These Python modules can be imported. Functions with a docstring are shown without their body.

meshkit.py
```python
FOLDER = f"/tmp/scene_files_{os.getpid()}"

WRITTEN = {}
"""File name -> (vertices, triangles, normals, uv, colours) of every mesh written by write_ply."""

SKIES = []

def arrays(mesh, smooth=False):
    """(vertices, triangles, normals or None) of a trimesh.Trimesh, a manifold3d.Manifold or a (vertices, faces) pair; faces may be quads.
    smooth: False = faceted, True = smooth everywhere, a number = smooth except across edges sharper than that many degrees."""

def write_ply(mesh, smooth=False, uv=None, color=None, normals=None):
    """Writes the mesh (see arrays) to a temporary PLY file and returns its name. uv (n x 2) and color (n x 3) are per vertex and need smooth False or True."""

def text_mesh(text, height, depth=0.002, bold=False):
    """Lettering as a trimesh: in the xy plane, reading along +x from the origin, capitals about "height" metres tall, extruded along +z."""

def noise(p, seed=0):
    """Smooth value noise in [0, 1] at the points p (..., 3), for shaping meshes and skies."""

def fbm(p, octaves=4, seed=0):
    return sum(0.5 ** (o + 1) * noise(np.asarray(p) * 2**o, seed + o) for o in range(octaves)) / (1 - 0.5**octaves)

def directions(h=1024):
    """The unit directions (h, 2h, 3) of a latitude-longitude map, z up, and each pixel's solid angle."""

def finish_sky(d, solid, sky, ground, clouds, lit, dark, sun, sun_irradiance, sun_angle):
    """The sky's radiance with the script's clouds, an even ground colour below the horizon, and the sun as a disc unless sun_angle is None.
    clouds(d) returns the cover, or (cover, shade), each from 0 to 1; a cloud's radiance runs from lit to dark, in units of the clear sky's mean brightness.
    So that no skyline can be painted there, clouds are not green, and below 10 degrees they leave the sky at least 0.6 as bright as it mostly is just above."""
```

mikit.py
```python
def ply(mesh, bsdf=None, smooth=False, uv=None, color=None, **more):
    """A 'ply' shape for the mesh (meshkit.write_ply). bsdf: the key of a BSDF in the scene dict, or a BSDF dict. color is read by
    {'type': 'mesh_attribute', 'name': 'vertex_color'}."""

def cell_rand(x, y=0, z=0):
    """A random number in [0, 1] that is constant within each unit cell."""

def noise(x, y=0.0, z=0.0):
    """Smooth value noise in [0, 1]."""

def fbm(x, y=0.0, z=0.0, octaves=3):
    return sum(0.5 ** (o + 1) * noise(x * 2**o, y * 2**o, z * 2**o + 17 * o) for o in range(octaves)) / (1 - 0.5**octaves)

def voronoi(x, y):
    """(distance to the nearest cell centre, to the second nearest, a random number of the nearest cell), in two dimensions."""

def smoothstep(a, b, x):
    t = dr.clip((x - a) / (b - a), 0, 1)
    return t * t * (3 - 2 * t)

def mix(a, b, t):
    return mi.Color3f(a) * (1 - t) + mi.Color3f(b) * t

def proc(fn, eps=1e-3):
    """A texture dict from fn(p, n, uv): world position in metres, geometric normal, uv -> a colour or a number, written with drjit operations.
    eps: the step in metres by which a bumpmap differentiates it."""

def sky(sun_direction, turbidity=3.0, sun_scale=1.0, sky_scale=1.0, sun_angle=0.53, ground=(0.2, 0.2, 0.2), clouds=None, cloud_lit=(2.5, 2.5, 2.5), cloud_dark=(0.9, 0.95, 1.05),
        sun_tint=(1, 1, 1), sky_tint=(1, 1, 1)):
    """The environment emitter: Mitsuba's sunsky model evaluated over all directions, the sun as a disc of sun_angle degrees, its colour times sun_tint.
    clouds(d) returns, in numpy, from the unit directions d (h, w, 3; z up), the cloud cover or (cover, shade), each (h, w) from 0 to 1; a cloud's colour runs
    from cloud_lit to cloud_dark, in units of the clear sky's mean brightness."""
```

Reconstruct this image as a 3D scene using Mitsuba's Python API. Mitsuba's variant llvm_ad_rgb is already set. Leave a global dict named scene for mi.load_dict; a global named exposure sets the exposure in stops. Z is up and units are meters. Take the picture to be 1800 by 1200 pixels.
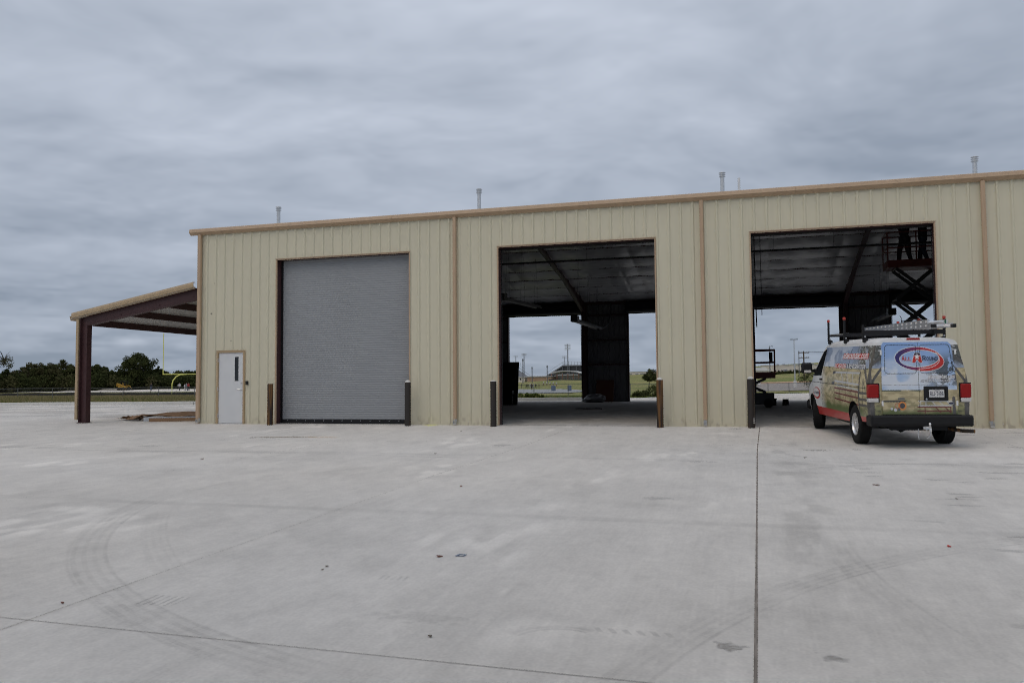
import math, random
import numpy as np, trimesh, manifold3d as m3
import drjit as dr, mitsuba as mi
import mikit, meshkit
from shapely.geometry import Polygon, Point, LineString, box as sbox
from shapely import affinity
from mikit import noise, fbm, cell_rand, smoothstep, mix, proc

PI = math.pi
T = mi.ScalarTransform4f
scene, labels = {'type': 'scene'}, {}

# ------------------------------------------------------------------ camera, sky, exposure
CAM = np.array([0.0, -21.75, 1.045])
F_PX, YAW, PITCH, ROLL = 1462.0, math.radians(-16.40), math.radians(3.12), math.radians(-0.446)
_fw = np.array([math.sin(YAW) * math.cos(PITCH), math.cos(YAW) * math.cos(PITCH), math.sin(PITCH)])
_r0 = np.array([math.cos(YAW), -math.sin(YAW), 0.0])
_up = np.cross(_r0, _fw) * math.cos(ROLL) - _r0 * math.sin(ROLL)
scene['camera'] = {'type': 'perspective', 'fov': math.degrees(2 * math.atan(900 / F_PX)), 'fov_axis': 'x', 'near_clip': 0.1, 'far_clip': 3000.0,
                   'to_world': T().look_at(origin=CAM.tolist(), target=(CAM + _fw * 10).tolist(), up=_up.tolist())}


def clouds(d):
    el = np.arcsin(np.clip(d[..., 2], 0, 1))
    q = d[..., :2] / (d[..., 2:3] + 0.13)
    a = math.radians(24)
    u, v = q[..., 0] * math.cos(a) + q[..., 1] * math.sin(a), -q[..., 0] * math.sin(a) + q[..., 1] * math.cos(a)
    w = np.stack([u, v, 0 * u], -1)
    warp = np.stack([meshkit.fbm(w * 1.6 + 7, 3, 3), meshkit.fbm(w * 1.6 + 31, 3, 4), 0 * u], -1) - 0.5
    p = w + 0.35 * warp
    n1 = meshkit.fbm(p * np.array([0.8, 1.0, 1]) + 3, 3, 11)
    n2 = meshkit.fbm(p * np.array([2.2, 3.2, 1]) + 13, 4, 12)
    n3 = meshkit.fbm(p * np.array([6.5, 9.0, 1]) + 5, 4, 13)
    n4 = meshkit.fbm(p * np.array([17.0, 22.0, 1]) + 8, 3, 14)
    s = 0.37 * n1 + 0.35 * n2 + 0.19 * n3 + 0.09 * n4
    t = np.clip((s - 0.33) / 0.34, 0, 1)
    puff = 0 * el                                                       # two small paler clouds low over the left field
    for cx_, cy_, cz_, sw in ((-.6538, .7549, .0537, 1.0), (-.6149, .7870, .0500, .75)):
        e = d - np.array([cx_, cy_, cz_])
        side = e[..., 0] * .76 + e[..., 1] * .65
        r_ = np.sqrt((side / .020) ** 2 + (e[..., 2] / .0065) ** 2) + 1.1 * (meshkit.fbm(d * 95, 3, 21) - .5)
        puff = np.maximum(puff, .24 * sw * np.clip(1.25 - r_, 0, 1))
    high = np.clip((np.degrees(el) - 25) / 50, 0, 1)
    return 0.97 * np.ones_like(el), np.clip(0.41 + 0.56 * (1 - np.clip(np.degrees(el) / 25, 0, 1)) - 0.03 + 0.56 * (0.5 - t) - puff - 0.36 * high, 0, 1)


scene['sky'] = mikit.sky((-0.30, -0.75, 0.95), turbidity=3, sun_scale=0.075, sun_angle=45, clouds=clouds, cloud_lit=(1.27, 1.37, 1.56), cloud_dark=(0.47, 0.555, 0.69), ground=(0.25, 0.25, 0.24))
exposure = 2.43

# ------------------------------------------------------------------ helpers


def mat(key, d, two=True):
    scene[key] = {'type': 'twosided', 'b': d} if two else d
    return key


def pr(c, rough=0.5, metal=0.0, spec=0.4, **k):
    col = c if isinstance(c, dict) else {'type': 'rgb', 'value': list(c)}
    return {'type': 'principled', 'base_color': col, 'roughness': rough, 'metallic': metal, 'specular': spec, **k}


def numbered(k):
    if k not in scene and k not in labels:
        return k
    i = 1
    while f'{k}_{i:03d}' in scene or f'{k}_{i:03d}' in labels:
        i += 1
    return f'{k}_{i:03d}'


PLACE = []                                                              # (model origin, place on site, scale of the model) while far models are set out


def put(key, mesh, m, smooth=False, **lab):
    """One entry of the scene. lab: label, category, group, kind."""
    key = numbered(key)
    if PLACE:
        p0, a_, k_ = PLACE[0]
        mesh = tm((np.asarray(mesh.vertices) - p0) * k_ + a_, mesh.faces)
    scene[key] = mikit.ply(mesh, m, smooth)
    if lab:
        labels[key] = lab
    return key


def thing(key, label, category, group=None):
    key = numbered(key)
    labels[key] = {'label': label, 'category': category}
    if group:
        labels[key]['group'] = group
    return key


def tm(v, f):
    return trimesh.Trimesh(np.asarray(v, float), np.asarray(f, int), process=False)


_BF = np.array([[0, 3, 2, 1], [4, 5, 6, 7], [0, 1, 5, 4], [1, 2, 6, 5], [2, 3, 7, 6], [3, 0, 4, 7]])
_BT = np.vstack([_BF[:, [0, 1, 2]], _BF[:, [0, 2, 3]]])


def box(x0, x1, y0, y1, z0, z1):
    v = np.array([[x0, y0, z0], [x1, y0, z0], [x1, y1, z0], [x0, y1, z0], [x0, y0, z1], [x1, y0, z1], [x1, y1, z1], [x0, y1, z1]], float)
    return tm(v, _BT)


def rbox(x0, x1, y0, y1, z0, z1, c=0.01):
    """Box with chamfered edges."""
    c = min(c, 0.45 * min(x1 - x0, y1 - y0, z1 - z0))
    pts = [m3.Manifold.cube([x1 - x0 - 2 * a, y1 - y0 - 2 * b, z1 - z0 - 2 * d]).translate([x0 + a, y0 + b, z0 + d]) for a, b, d in ((c, c, 0), (c, 0, c), (0, c, c))]
    return mf(m3.Manifold.batch_hull(pts))


def mf(M):
    q = M.to_mesh()
    return tm(q.vert_properties[:, :3], q.tri_verts)


def fm(mesh):
    return m3.Manifold(m3.Mesh(np.asarray(mesh.vertices, np.float32), np.asarray(mesh.faces, np.uint32)))


def bar(p, q, w, h, up=(0, 0, 1)):
    """Rectangular bar from p to q: w across, h along up."""
    p, q, up = np.array(p, float), np.array(q, float), np.array(up, float)
    a = (q - p) / np.linalg.norm(q - p)
    s = np.cross(a, up)
    if np.linalg.norm(s) < 1e-6:
        s = np.cross(a, [1, 0, 0])
    s /= np.linalg.norm(s)
    n = np.cross(s, a)
    v = [o + s * w / 2 * i + n * h / 2 * j for o in (p, q) for i, j in ((-1, -1), (1, -1), (1, 1), (-1, 1))]
    return tm(v, [[0, 1, 2], [0, 2, 3], [4, 6, 5], [4, 7, 6]] + [t for k in range(4) for t in ([k, 4 + k, 4 + (k + 1) % 4], [k, 4 + (k + 1) % 4, (k + 1) % 4])])


def tube(pts, r, n=8, cap=True):
    """Tube along the points; r a number or one radius per point."""
    P = np.array(pts, float)
    R = np.broadcast_to(r, len(P)).astype(float)
    t = np.gradient(P, axis=0)
    t /= np.linalg.norm(t, axis=1, keepdims=True) + 1e-12
    ref = np.array([0, 0, 1.0]) if abs(t[:, 2]).mean() < 0.8 else np.array([1.0, 0, 0])
    s = np.cross(t, ref)
    s /= np.linalg.norm(s, axis=1, keepdims=True) + 1e-12
    b = np.cross(s, t)
    a = np.arange(n) / n * 2 * PI
    v = (P[:, None] + R[:, None, None] * (np.cos(a)[None, :, None] * s[:, None] + np.sin(a)[None, :, None] * b[:, None])).reshape(-1, 3)
    f = []
    for i in range(len(P) - 1):
        for k in range(n):
            a0, a1, b0, b1 = i * n + k, i * n + (k + 1) % n, (i + 1) * n + k, (i + 1) * n + (k + 1) % n
            f += [[a0, a1, b1], [a0, b1, b0]]
    if cap:
        v = np.vstack([v, P[0], P[-1]])
        m = len(P) * n
        for k in range(n):
            f += [[m, (k + 1) % n, k], [m + 1, m - n + k, m - n + (k + 1) % n]]
    return tm(v, f)


def lathe(prof, n=24, axis='z', at=(0, 0, 0)):
    """Revolve (r, h) points round an axis."""
    P = np.array(prof, float)
    a = np.arange(n) / n * 2 * PI
    v = np.stack([P[:, None, 0] * np.cos(a), P[:, None, 0] * np.sin(a), np.repeat(P[:, 1:2], n, 1)], -1).reshape(-1, 3)
    f = []
    for i in range(len(P) - 1):
        for k in range(n):
            a0, a1, b0, b1 = i * n + k, i * n + (k + 1) % n, (i + 1) * n + k, (i + 1) * n + (k + 1) % n
            f += [[a0, a1, b1], [a0, b1, b0]]
    if axis == 'y':
        v = v[:, [0, 2, 1]]
        f = [q[::-1] for q in f]
    if axis == 'x':
        v = v[:, [2, 0, 1]]
    return tm(v + np.array(at), f)


def ext(poly, depth):
    """Extrude a shapely polygon along z."""
    gs = [g for g in getattr(poly, 'geoms', [poly]) if g.area > 1e-9]
    return trimesh.util.concatenate([trimesh.creation.extrude_polygon(g, depth, engine='earcut') for g in gs])


def axes(mesh, ex, ey, ez, o=(0, 0, 0)):
    """Map mesh coordinates onto the given world axes."""
    M = np.array([ex, ey, ez], float)
    v = np.asarray(mesh.vertices) @ M + np.array(o, float)
    f = np.asarray(mesh.faces)
    return tm(v, f if np.linalg.det(M) > 0 else f[:, ::-1])


def cat(*ms):
    ms = [m for g in ms for m in (g if isinstance(g, (list, tuple)) else [g])]
    return trimesh.util.concatenate(ms)


def sheet(pts, z):
    """Flat polygon from xy points; z a function of x, y."""
    p = Polygon(pts) if not hasattr(pts, 'exterior') else pts
    v, f = trimesh.creation.triangulate_polygon(p, engine='earcut')
    v = np.array(v)
    return tm(np.c_[v, [z(*q) for q in v]], f)


def gridsheet(poly, z, step):
    """Polygon cut into square cells so that it can follow the ground."""
    x0, y0, x1, y1 = poly.bounds
    out = []
    for x in np.arange(x0, x1, step):
        for y in np.arange(y0, y1, step):
            c = poly.intersection(sbox(x, y, x + step, y + step))
            for g in getattr(c, 'geoms', [c]):
                if g.geom_type == 'Polygon' and g.area > 1e-4:
                    out.append(sheet(g, z))
    return cat(out)


def ground_z(x, y):
    """The yard falls away from the front wall; the floor and the fields behind rise slowly."""
    x, y = np.asarray(x, float), np.asarray(y, float)
    z = np.where(y < -5, -0.175 + 0.022 * (y + 5), np.where(y < 0, 0.035 * y, 0.0075 * np.minimum(y, 24.3)))
    m = np.clip((-x - 75) / 30, 0, 1)
    z = z + 0.012 * np.clip(y - 330, 0, 250)
    return z + np.maximum(0.05 * x + 0.0225 * y - 2.25, 0) + 0.02 * np.maximum(0.3 * x + 0.95 * np.minimum(y, 170) - 55, 0) * m * m * (3 - 2 * m)


gz = lambda x, y: float(ground_z(x, y))

# ------------------------------------------------------------------ materials


def concrete(base, marks):
    def fn(p, n, uv):
        x, y = p.x, p.y
        c = base + 0.085 * (fbm(x * 0.22 + 3, y * 0.22, 0, 3) - 0.5) + 0.065 * (fbm(x * 1.1, y * 0.75 + 9, 0, 4) - 0.5)
        c += 0.028 * (fbm(x * 9.0, y * 0.9, 4, 3) - 0.5) + 0.022 * (noise(x * 55, y * 4.0, 2) - 0.5) + 0.045 * (noise(x * 75, y * 75, 1) - 0.5) + 0.06 * (fbm(x * 3.4 + .5 * y, y * 2.2, 12, 4) - 0.5) + 0.05 * (fbm(x * 14, y * 12, 15, 3) - 0.5)
        pale = smoothstep(0.56, 0.70, fbm(x * 0.8 + 40, y * 0.42, 7, 4)) * smoothstep(0.35, 0.7, noise(x * 6, y * 2.2, 5))
        c += 0.075 * pale
        dk = smoothstep(0.60, 0.74, fbm(x * 2.3 + 11, y * 1.5, 3, 4))
        c -= 0.022 * dk
        tone = noise(x * 0.3, y * 0.3, 20)
        col = mix((1.05, 0.995, 0.915), (1.03, 0.99, 0.93), tone) * c
        if marks:
            g = noise(x * 14, y * 14, 8)                         # broken-up rubber
            dark = mi.Float(0)

            def arc(cx, cy, r, wd, a0, a1, amt, ribs=4):
                d = dr.sqrt(dr.square(x - cx) + dr.square(y - cy)) - r
                ang = dr.atan2(y - cy, x - cx)
                inside = smoothstep(wd / 2 + .01, wd / 2 - .02, dr.abs(d)) * smoothstep(a0, a0 + .15, ang) * smoothstep(a1, a1 - .15, ang)
                rib = 0.45 + 0.55 * smoothstep(-0.2, 0.5, dr.sin(d / wd * 2 * PI * ribs))
                edge = smoothstep(0.025, 0.005, dr.abs(dr.abs(d) - wd / 2 + .015))
                brk = .55 + .45 * smoothstep(.36, .6, fbm(x * 1.7, y * 1.7, 44, 3))
                return 1.0 * amt * brk * inside * (rib * (0.35 + 0.65 * g) + 0.45 * edge * noise(x * 3, y * 3, 51))

            dark += arc(-.28, -10.59, 7.45, .34, -2.95, -1.75, 0.20)
            dark += arc(4.81, -5.82, 13.85, .26, -2.62, -2.22, 0.08)
            dark += arc(6.7, -19.46, 7.65, .27, 2.1, 3.0, 0.15)
            dark += arc(10.68, -13.59, 10.04, .26, -3.2, -2.75, 0.10)
            dark += arc(-14.73, -8.76, 2.5, .22, 0.1, 2.6, 0.10)
            dark += arc(-16.5, -9.5, 5.5, .26, -0.6, 0.9, 0.08)
            dark += arc(-9.0, -8.0, 3.0, .22, -2.2, 0.2, 0.07)
            dark += arc(2.5, -9.5, 2.2, .22, 1.2, 3.0, 0.10)
            dark += arc(-2.0, -9.0, 3.4, .22, -0.4, 1.2, 0.07)
            dark += arc(-1.15, -16.98, .30, .09, 1.0, 2.9, 0.16, 2)

            def treads(x0, x1, y0, y1, per, sl, amt):
                q = (x - x0) / per + (y - y0) * sl
                blk = smoothstep(.06, .14, dr.abs(q - dr.floor(q) - .5) - .18)
                return amt * blk * smoothstep(x0, x0 + .04, x) * smoothstep(x1, x1 - .04, x) * smoothstep(y0, y0 + .02, y) * smoothstep(y1, y1 - .02, y) * (.4 + .6 * g)

            dark += treads(-1.02, -.46, -16.72, -16.62, .085, 6.0, .22)
            dark += treads(-4.22, -3.88, -16.88, -16.62, .055, 1.5, .24)
            dark += treads(-2.86, -2.58, -15.86, -15.72, .05, 2.0, .18)
            dark += treads(-4.30, -3.80, -16.12, -16.05, 1.0, 0.0, .10)
            band = smoothstep(.16, .05, dr.abs(y + 12.98 + .05 * noise(x * .7, 3))) * (0.3 + 0.7 * noise(x * 1.2, y * 9, 4))
            dark += 0.13 * band
            band2 = smoothstep(.5, .1, dr.abs(y + 7.3 + .012 * x)) * smoothstep(.45, .75, fbm(x * .5, y * 5, 2, 3))
            dark += 0.16 * band2
            strip = smoothstep(.12, .3, x) * smoothstep(1.0, .55, x) * smoothstep(.48, .68, fbm(x * 3.1, y * 1.6, 6, 4)) * smoothstep(-17.6, -14.0, y) * smoothstep(-2, -6, y)
            dark += 0.15 * strip
            scuff = smoothstep(.70, .78, fbm(x * 1.3, y * 4.5, 9, 4)) * smoothstep(0.5, 2.0, x)
            dark += 0.25 * scuff
            for sx, sy, sa, sb, am in ((-.20, -16.80, .10, .085, .55), (.36, -16.84, .085, .075, .5), (-1.2, -11.5, .18, .12, .3), (-9.8, -14.2, .3, .14, .25), (1.02, -5.2, .26, .12, .6), (1.75, -4.95, .13, .08, .5), (-.55, -.55, .22, .10, .5),
                                       (-1.0, -7.4, .3, .14, .3), (-5.2, -5.0, .22, .2, .35), (-13.0, -6.2, .3, .2, .25), (3.4, -8.2, .5, .1, .3), (-2.1, -16.7, .35, .12, .14)):
                dd = dr.sqrt(dr.square((x - sx) / sa) + dr.square((y - sy) / sb)) + 0.9 * (noise(x * 22, y * 22, 3) - 0.5)
                dark += am * smoothstep(1.05, 0.55, dd) * (0.5 + 0.5 * noise(x * 60, y * 60, 6))
            worn = smoothstep(.32, .55, fbm(x * .35 + 5, y * .5, 31, 4)) * smoothstep(4.5, 5.5, y + 1.5 * noise(x * .6, 2.0))
            dark += 0.27 * worn * (.6 + .4 * noise(x * 9, y * 9, 2))     # tyre dirt on the lane behind the canopy
            # brown and rust stains, small yellow paint mark by the wall
            col = col * (1 - dr.clip(dark, 0, 0.85))
            br = smoothstep(1.05, .6, dr.sqrt(dr.square((x + 11.15) / .85) + dr.square((y + 3.8 - .22 * (x + 11.15)) / .16)) + .9 * (noise(x * 7, y * 20, 1) - .5))
            col = mix(col, (.17, .145, .115), .75 * br)
            ru = smoothstep(1.0, .5, dr.sqrt(dr.square((x + 10.1) / .5) + dr.square((y + 3.75) / .10)) + .9 * (noise(x * 9, y * 25, 5) - .5))
            col = mix(col, (.42, .27, .13), .6 * ru)
            ye = smoothstep(1.0, .6, dr.sqrt(dr.square((x + 8.72) / .20) + dr.square((y + .16) / .12)) + 1.1 * (noise(x * 30, y * 30, 5) - .5))
            col = mix(col, (.62, .62, .08), .8 * ye)
        return col
    return fn


mat('concrete_yard', pr(proc(concrete(0.425, True)), 0.9, spec=0.06))
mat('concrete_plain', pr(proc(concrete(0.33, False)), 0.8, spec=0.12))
mat('concrete_white', pr(proc(lambda p, n, uv: mix((.70, .69, .66), (.58, .57, .54), fbm(p.x * 2, p.y * 2, p.z * 5))), 0.85))
mat('sealant', pr(proc(lambda p, n, uv: mix((.10, .085, .07), (.22, .19, .165), noise(p.x * 60, p.y * 9))), 0.8))
mat('sawcut', pr((.245, .23, .205), 0.9))


def wall_col(p, n, uv):
    c = mi.Color3f(.625, .585, .445)
    st = noise(p.x * 26, p.z * 0.35, p.y * 20)
    c = c * (0.985 + 0.03 * st) * (0.98 + 0.04 * fbm(p.x * 1.3, p.y, p.z * .6))
    dirt = smoothstep(.55, .8, noise(p.x * 18, p.z * 6, 3)) * smoothstep(.30, .02, p.z + .25 * (noise(p.x * 7, p.z * 3) - .5))
    return mix(c, (.36, .31, .23), .5 * dirt)


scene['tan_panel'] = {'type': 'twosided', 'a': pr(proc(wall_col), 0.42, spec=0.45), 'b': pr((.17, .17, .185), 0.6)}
mat('brown_trim', pr(proc(lambda p, n, uv: mi.Color3f(.47, .335, .22) * (.94 + .12 * noise(p.x * 9, p.y * 9, p.z * 2))), 0.40, spec=0.45))
mat('tan_trim', pr(proc(lambda p, n, uv: mi.Color3f(.42, .31, .185) * (.94 + .12 * noise(p.x * 9, p.y * 9, p.z * 2))), 0.40, spec=0.45))
mat('roller_grey', pr(proc(lambda p, n, uv: mi.Color3f(.288, .302, .318) * (.95 + .10 * fbm(p.x * 1.2, p.z * 1.2))), 0.45))
mat('door_white', pr(proc(lambda p, n, uv: mi.Color3f(.66, .67, .68) * (.97 + .06 * fbm(p.x * 5, p.z * 5))), 0.4))
mat('maroon_steel', pr(proc(lambda p, n, uv: mi.Color3f(.060, .026, .027) * (.8 + .4 * fbm(p.x * 3, p.y * 3, p.z * 3))), 0.5))
mat('black_steel', pr((.013, .013, .015), 0.5, spec=0.25))
mat('black_plastic', pr(proc(lambda p, n, uv: mi.Color3f(.015, .015, .016) * (.75 + .5 * fbm(p.x * 20, p.y * 20, p.z * 20))), 0.5, spec=0.25))
mat('galvanized', pr(proc(lambda p, n, uv: mi.Color3f(.60, .61, .62) * (.85 + .3 * noise(p.x * 30, p.y * 30, p.z * 30))), 0.38, metal=0.75))
mat('dull_steel', pr((.20, .20, .205), 0.45, metal=0.4))
mat('weathered_zinc', pr((.115, .12, .12), 0.7))
mat('aluminium', pr((.72, .72, .73), 0.32, metal=0.9))
mat('chrome', pr((.8, .8, .8), 0.15, metal=1.0))
mat('dark_glass', pr((.012, .014, .016), 0.06, spec=0.6))
mat('liner_grey', pr((.20, .20, .205), 0.6))


def insul(p, n, uv):
    c = .58 + .16 * (fbm(p.x * 2.2, p.y * 2.2, 1) - .5) + .10 * (noise(p.x * 0.55, p.y * 14, 2) - .5)
    return mi.Color3f(c, c, c * 1.02)


mat('insulation_facing', pr(proc(insul), 0.35, spec=0.6))


def pipe_black(p, n, uv):
    r = smoothstep(.62, .8, fbm(p.x * 30, p.y * 30, p.z * 1.2))
    return mix((.030, .025, .022), (.09, .045, .022), r)


def pipe_rust(p, n, uv):
    r = smoothstep(.42, .62, fbm(p.x * 22 + 1.7, p.y * 16, p.z * .8)) * (.5 + .5 * noise(p.x * 50, p.y * 50, p.z * 9))
    return mix((.030, .022, .018), (.20, .095, .028), r)


mat('black_pipe', pr(proc(pipe_black), 0.55))
mat('rusty_pipe', pr(proc(pipe_rust), 0.65))
mat('rubber', pr(proc(lambda p, n, uv: mi.Color3f(.015) * (.7 + .6 * fbm(p.x * 12, p.y * 12, p.z * 12))), 0.8, spec=0.2))
mat('red_plastic', pr((.45, .05, .035), 0.45))
mat('lamp_red', pr((.30, .006, .006), 0.25, spec=0.3, clearcoat=0.15))
mat('lamp_clear', pr((.62, .60, .58), 0.15, spec=0.6))
mat('lift_red', pr(proc(lambda p, n, uv: mi.Color3f(.13, .024, .020) * (.8 + .4 * fbm(p.x * 5, p.y * 5, p.z * 5))), 0.5))
mat('lift_arm', pr((.032, .033, .036), 0.5))
mat('cardboard', pr(proc(lambda p, n, uv: mix((.33, .20, .115), (.25, .15, .09), fbm(p.x * 4, p.y * 4, p.z * 8))), 0.85))
mat('rust_board', pr((.12, .045, .028), 0.7))
mat('plastic_wrap', pr((.15, .15, .16), 0.3, spec=0.5))
mat('wood', pr(proc(lambda p, n, uv: mix((.30, .20, .11), (.20, .13, .07), noise(p.x * 30, p.y * 3, p.z * 30))), 0.8))
mat('yellow_paint', pr((.82, .80, .22), 0.4))
mat('machine_yellow', pr((.42, .24, .03), 0.5))
mat('bark', pr(proc(lambda p, n, uv: mix((.09, .075, .06), (.045, .04, .032), noise(p.x * 6, p.y * 6, p.z * 1.5))), 0.9))
mat('brick_tan', pr(proc(lambda p, n, uv: mix((.44, .30, .20), (.36, .24, .16), cell_rand(dr.floor(p.x * 3 + p.y * 3), dr.floor(p.z * 9), 3))), 0.85))
mat('brick_red', pr(proc(lambda p, n, uv: mix((.30, .15, .10), (.24, .12, .085), cell_rand(dr.floor(p.x * 3 + p.y * 3), dr.floor(p.z * 9), 3))), 0.85))
mat('wall_cream', pr(proc(lambda p, n, uv: mi.Color3f(.66, .61, .53) * (.93 + .14 * fbm(p.x * .5, p.y * .5, p.z))), 0.8))
mat('roof_pale', pr((.55, .55, .54), 0.6))
mat('steel_far', pr((.13, .14, .15), 0.6))
mat('bleacher', pr((.25, .26, .28), 0.5))
mat('bleacher_dark', pr((.045, .048, .055), 0.7))
mat('window_far', pr((.02, .022, .026), 0.2))
mat('car_white', pr((.72, .72, .72), 0.2, clearcoat=0.8))
mat('blue_pad', pr((.10, .14, .21), 0.6))
mat('track', pr(proc(lambda p, n, uv: mix((.17, .18, .185), (.215, .222, .222), fbm(p.x * .8, p.y * .8))), 0.85))
mat('pole_wood', pr((.10, .08, .06), 0.9))


def asphalt(p, n, uv):
    return mix((.165, .15, .138), (.215, .197, .18), fbm(p.x * .6, p.y * .6, 0, 4))


mat('road_grey', pr(proc(asphalt), 0.9))
mat('gravel_pale', pr(proc(lambda p, n, uv: mix((.50, .47, .42), (.36, .33, .29), fbm(p.x * .9, p.y * .9, 0, 4))), 0.95))
mat('dirt_grey', pr(proc(lambda p, n, uv: mix((.17, .155, .13), (.25, .23, .20), fbm(p.x * .9, p.y * .9, p.z * 2, 4))), 0.95))
mat('dirt_red', pr(proc(lambda p, n, uv: mix((.26, .15, .09), (.34, .24, .16), fbm(p.x * .9, p.y * .9, 0, 4))), 0.95))


def turf(p, n, uv):
    c = mix((.105, .125, .042), (.185, .17, .075), smoothstep(.35, .65, fbm(p.x * .11, p.y * .16, 0, 4)))
    c = c * (.75 + .5 * noise(p.x * 3.1, p.y * 3.1, 1))
    return mix(c, (.20, .165, .085), .55 * smoothstep(.56, .72, fbm(p.x * .05 + 9, p.y * .22, 3, 3)))


mat('turf', pr(proc(turf), 0.95, spec=0.1))


def leaf(key, a, b, s=1.0):
    fn = lambda p, n, uv: mix(a, b, cell_rand(dr.floor(p.x * 2.1 * s), dr.floor(p.y * 2.1 * s), dr.floor(p.z * 2.1 * s)))
    mat(key, {'type': 'principledthin', 'base_color': proc(fn), 'roughness': 0.6, 'diff_trans': 0.5, 'spec_trans': 0.0}, two=False)


leaf('leaf_dark', (.038, .048, .020), (.072, .083, .032))
leaf('leaf_mid', (.060, .073, .028), (.10, .112, .042))
leaf('leaf_olive', (.074, .076, .034), (.118, .11, .054))
leaf('leaf_brown', (.085, .075, .045), (.13, .11, .07))
leaf('blade_dry', (.22, .19, .095), (.32, .27, .14), 3)
leaf('blade_green', (.085, .115, .030), (.15, .175, .05), 3)
for k, c in dict(cloth_black=(.02, .02, .024), cloth_white=(.62, .62, .62), cloth_grey=(.20, .21, .23), cloth_red=(.30, .03, .03), cloth_navy=(.03, .04, .07), skin=(.36, .22, .15), hair=(.03, .022, .018), cloth_jeans=(.06, .08, .13), cloth_maroon=(.13, .02, .03)).items():
    mat(k, pr(c, 0.8))

# ------------------------------------------------------------------ the ground
YARD = Polygon([(-120, -60), (60, -60), (60, 100), (14, 82), (4.3, 63.6), (0.4, 59.3), (-4.0, 47.5), (-7.0, 38.7), (-8.6, 36.0), (-10.3, 28.2), (-14.7, 28.0), (-22, 24.2), (-31.7, 19.9), (-44.2, 18.2), (-60, 16.4), (-120, 11)])


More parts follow.
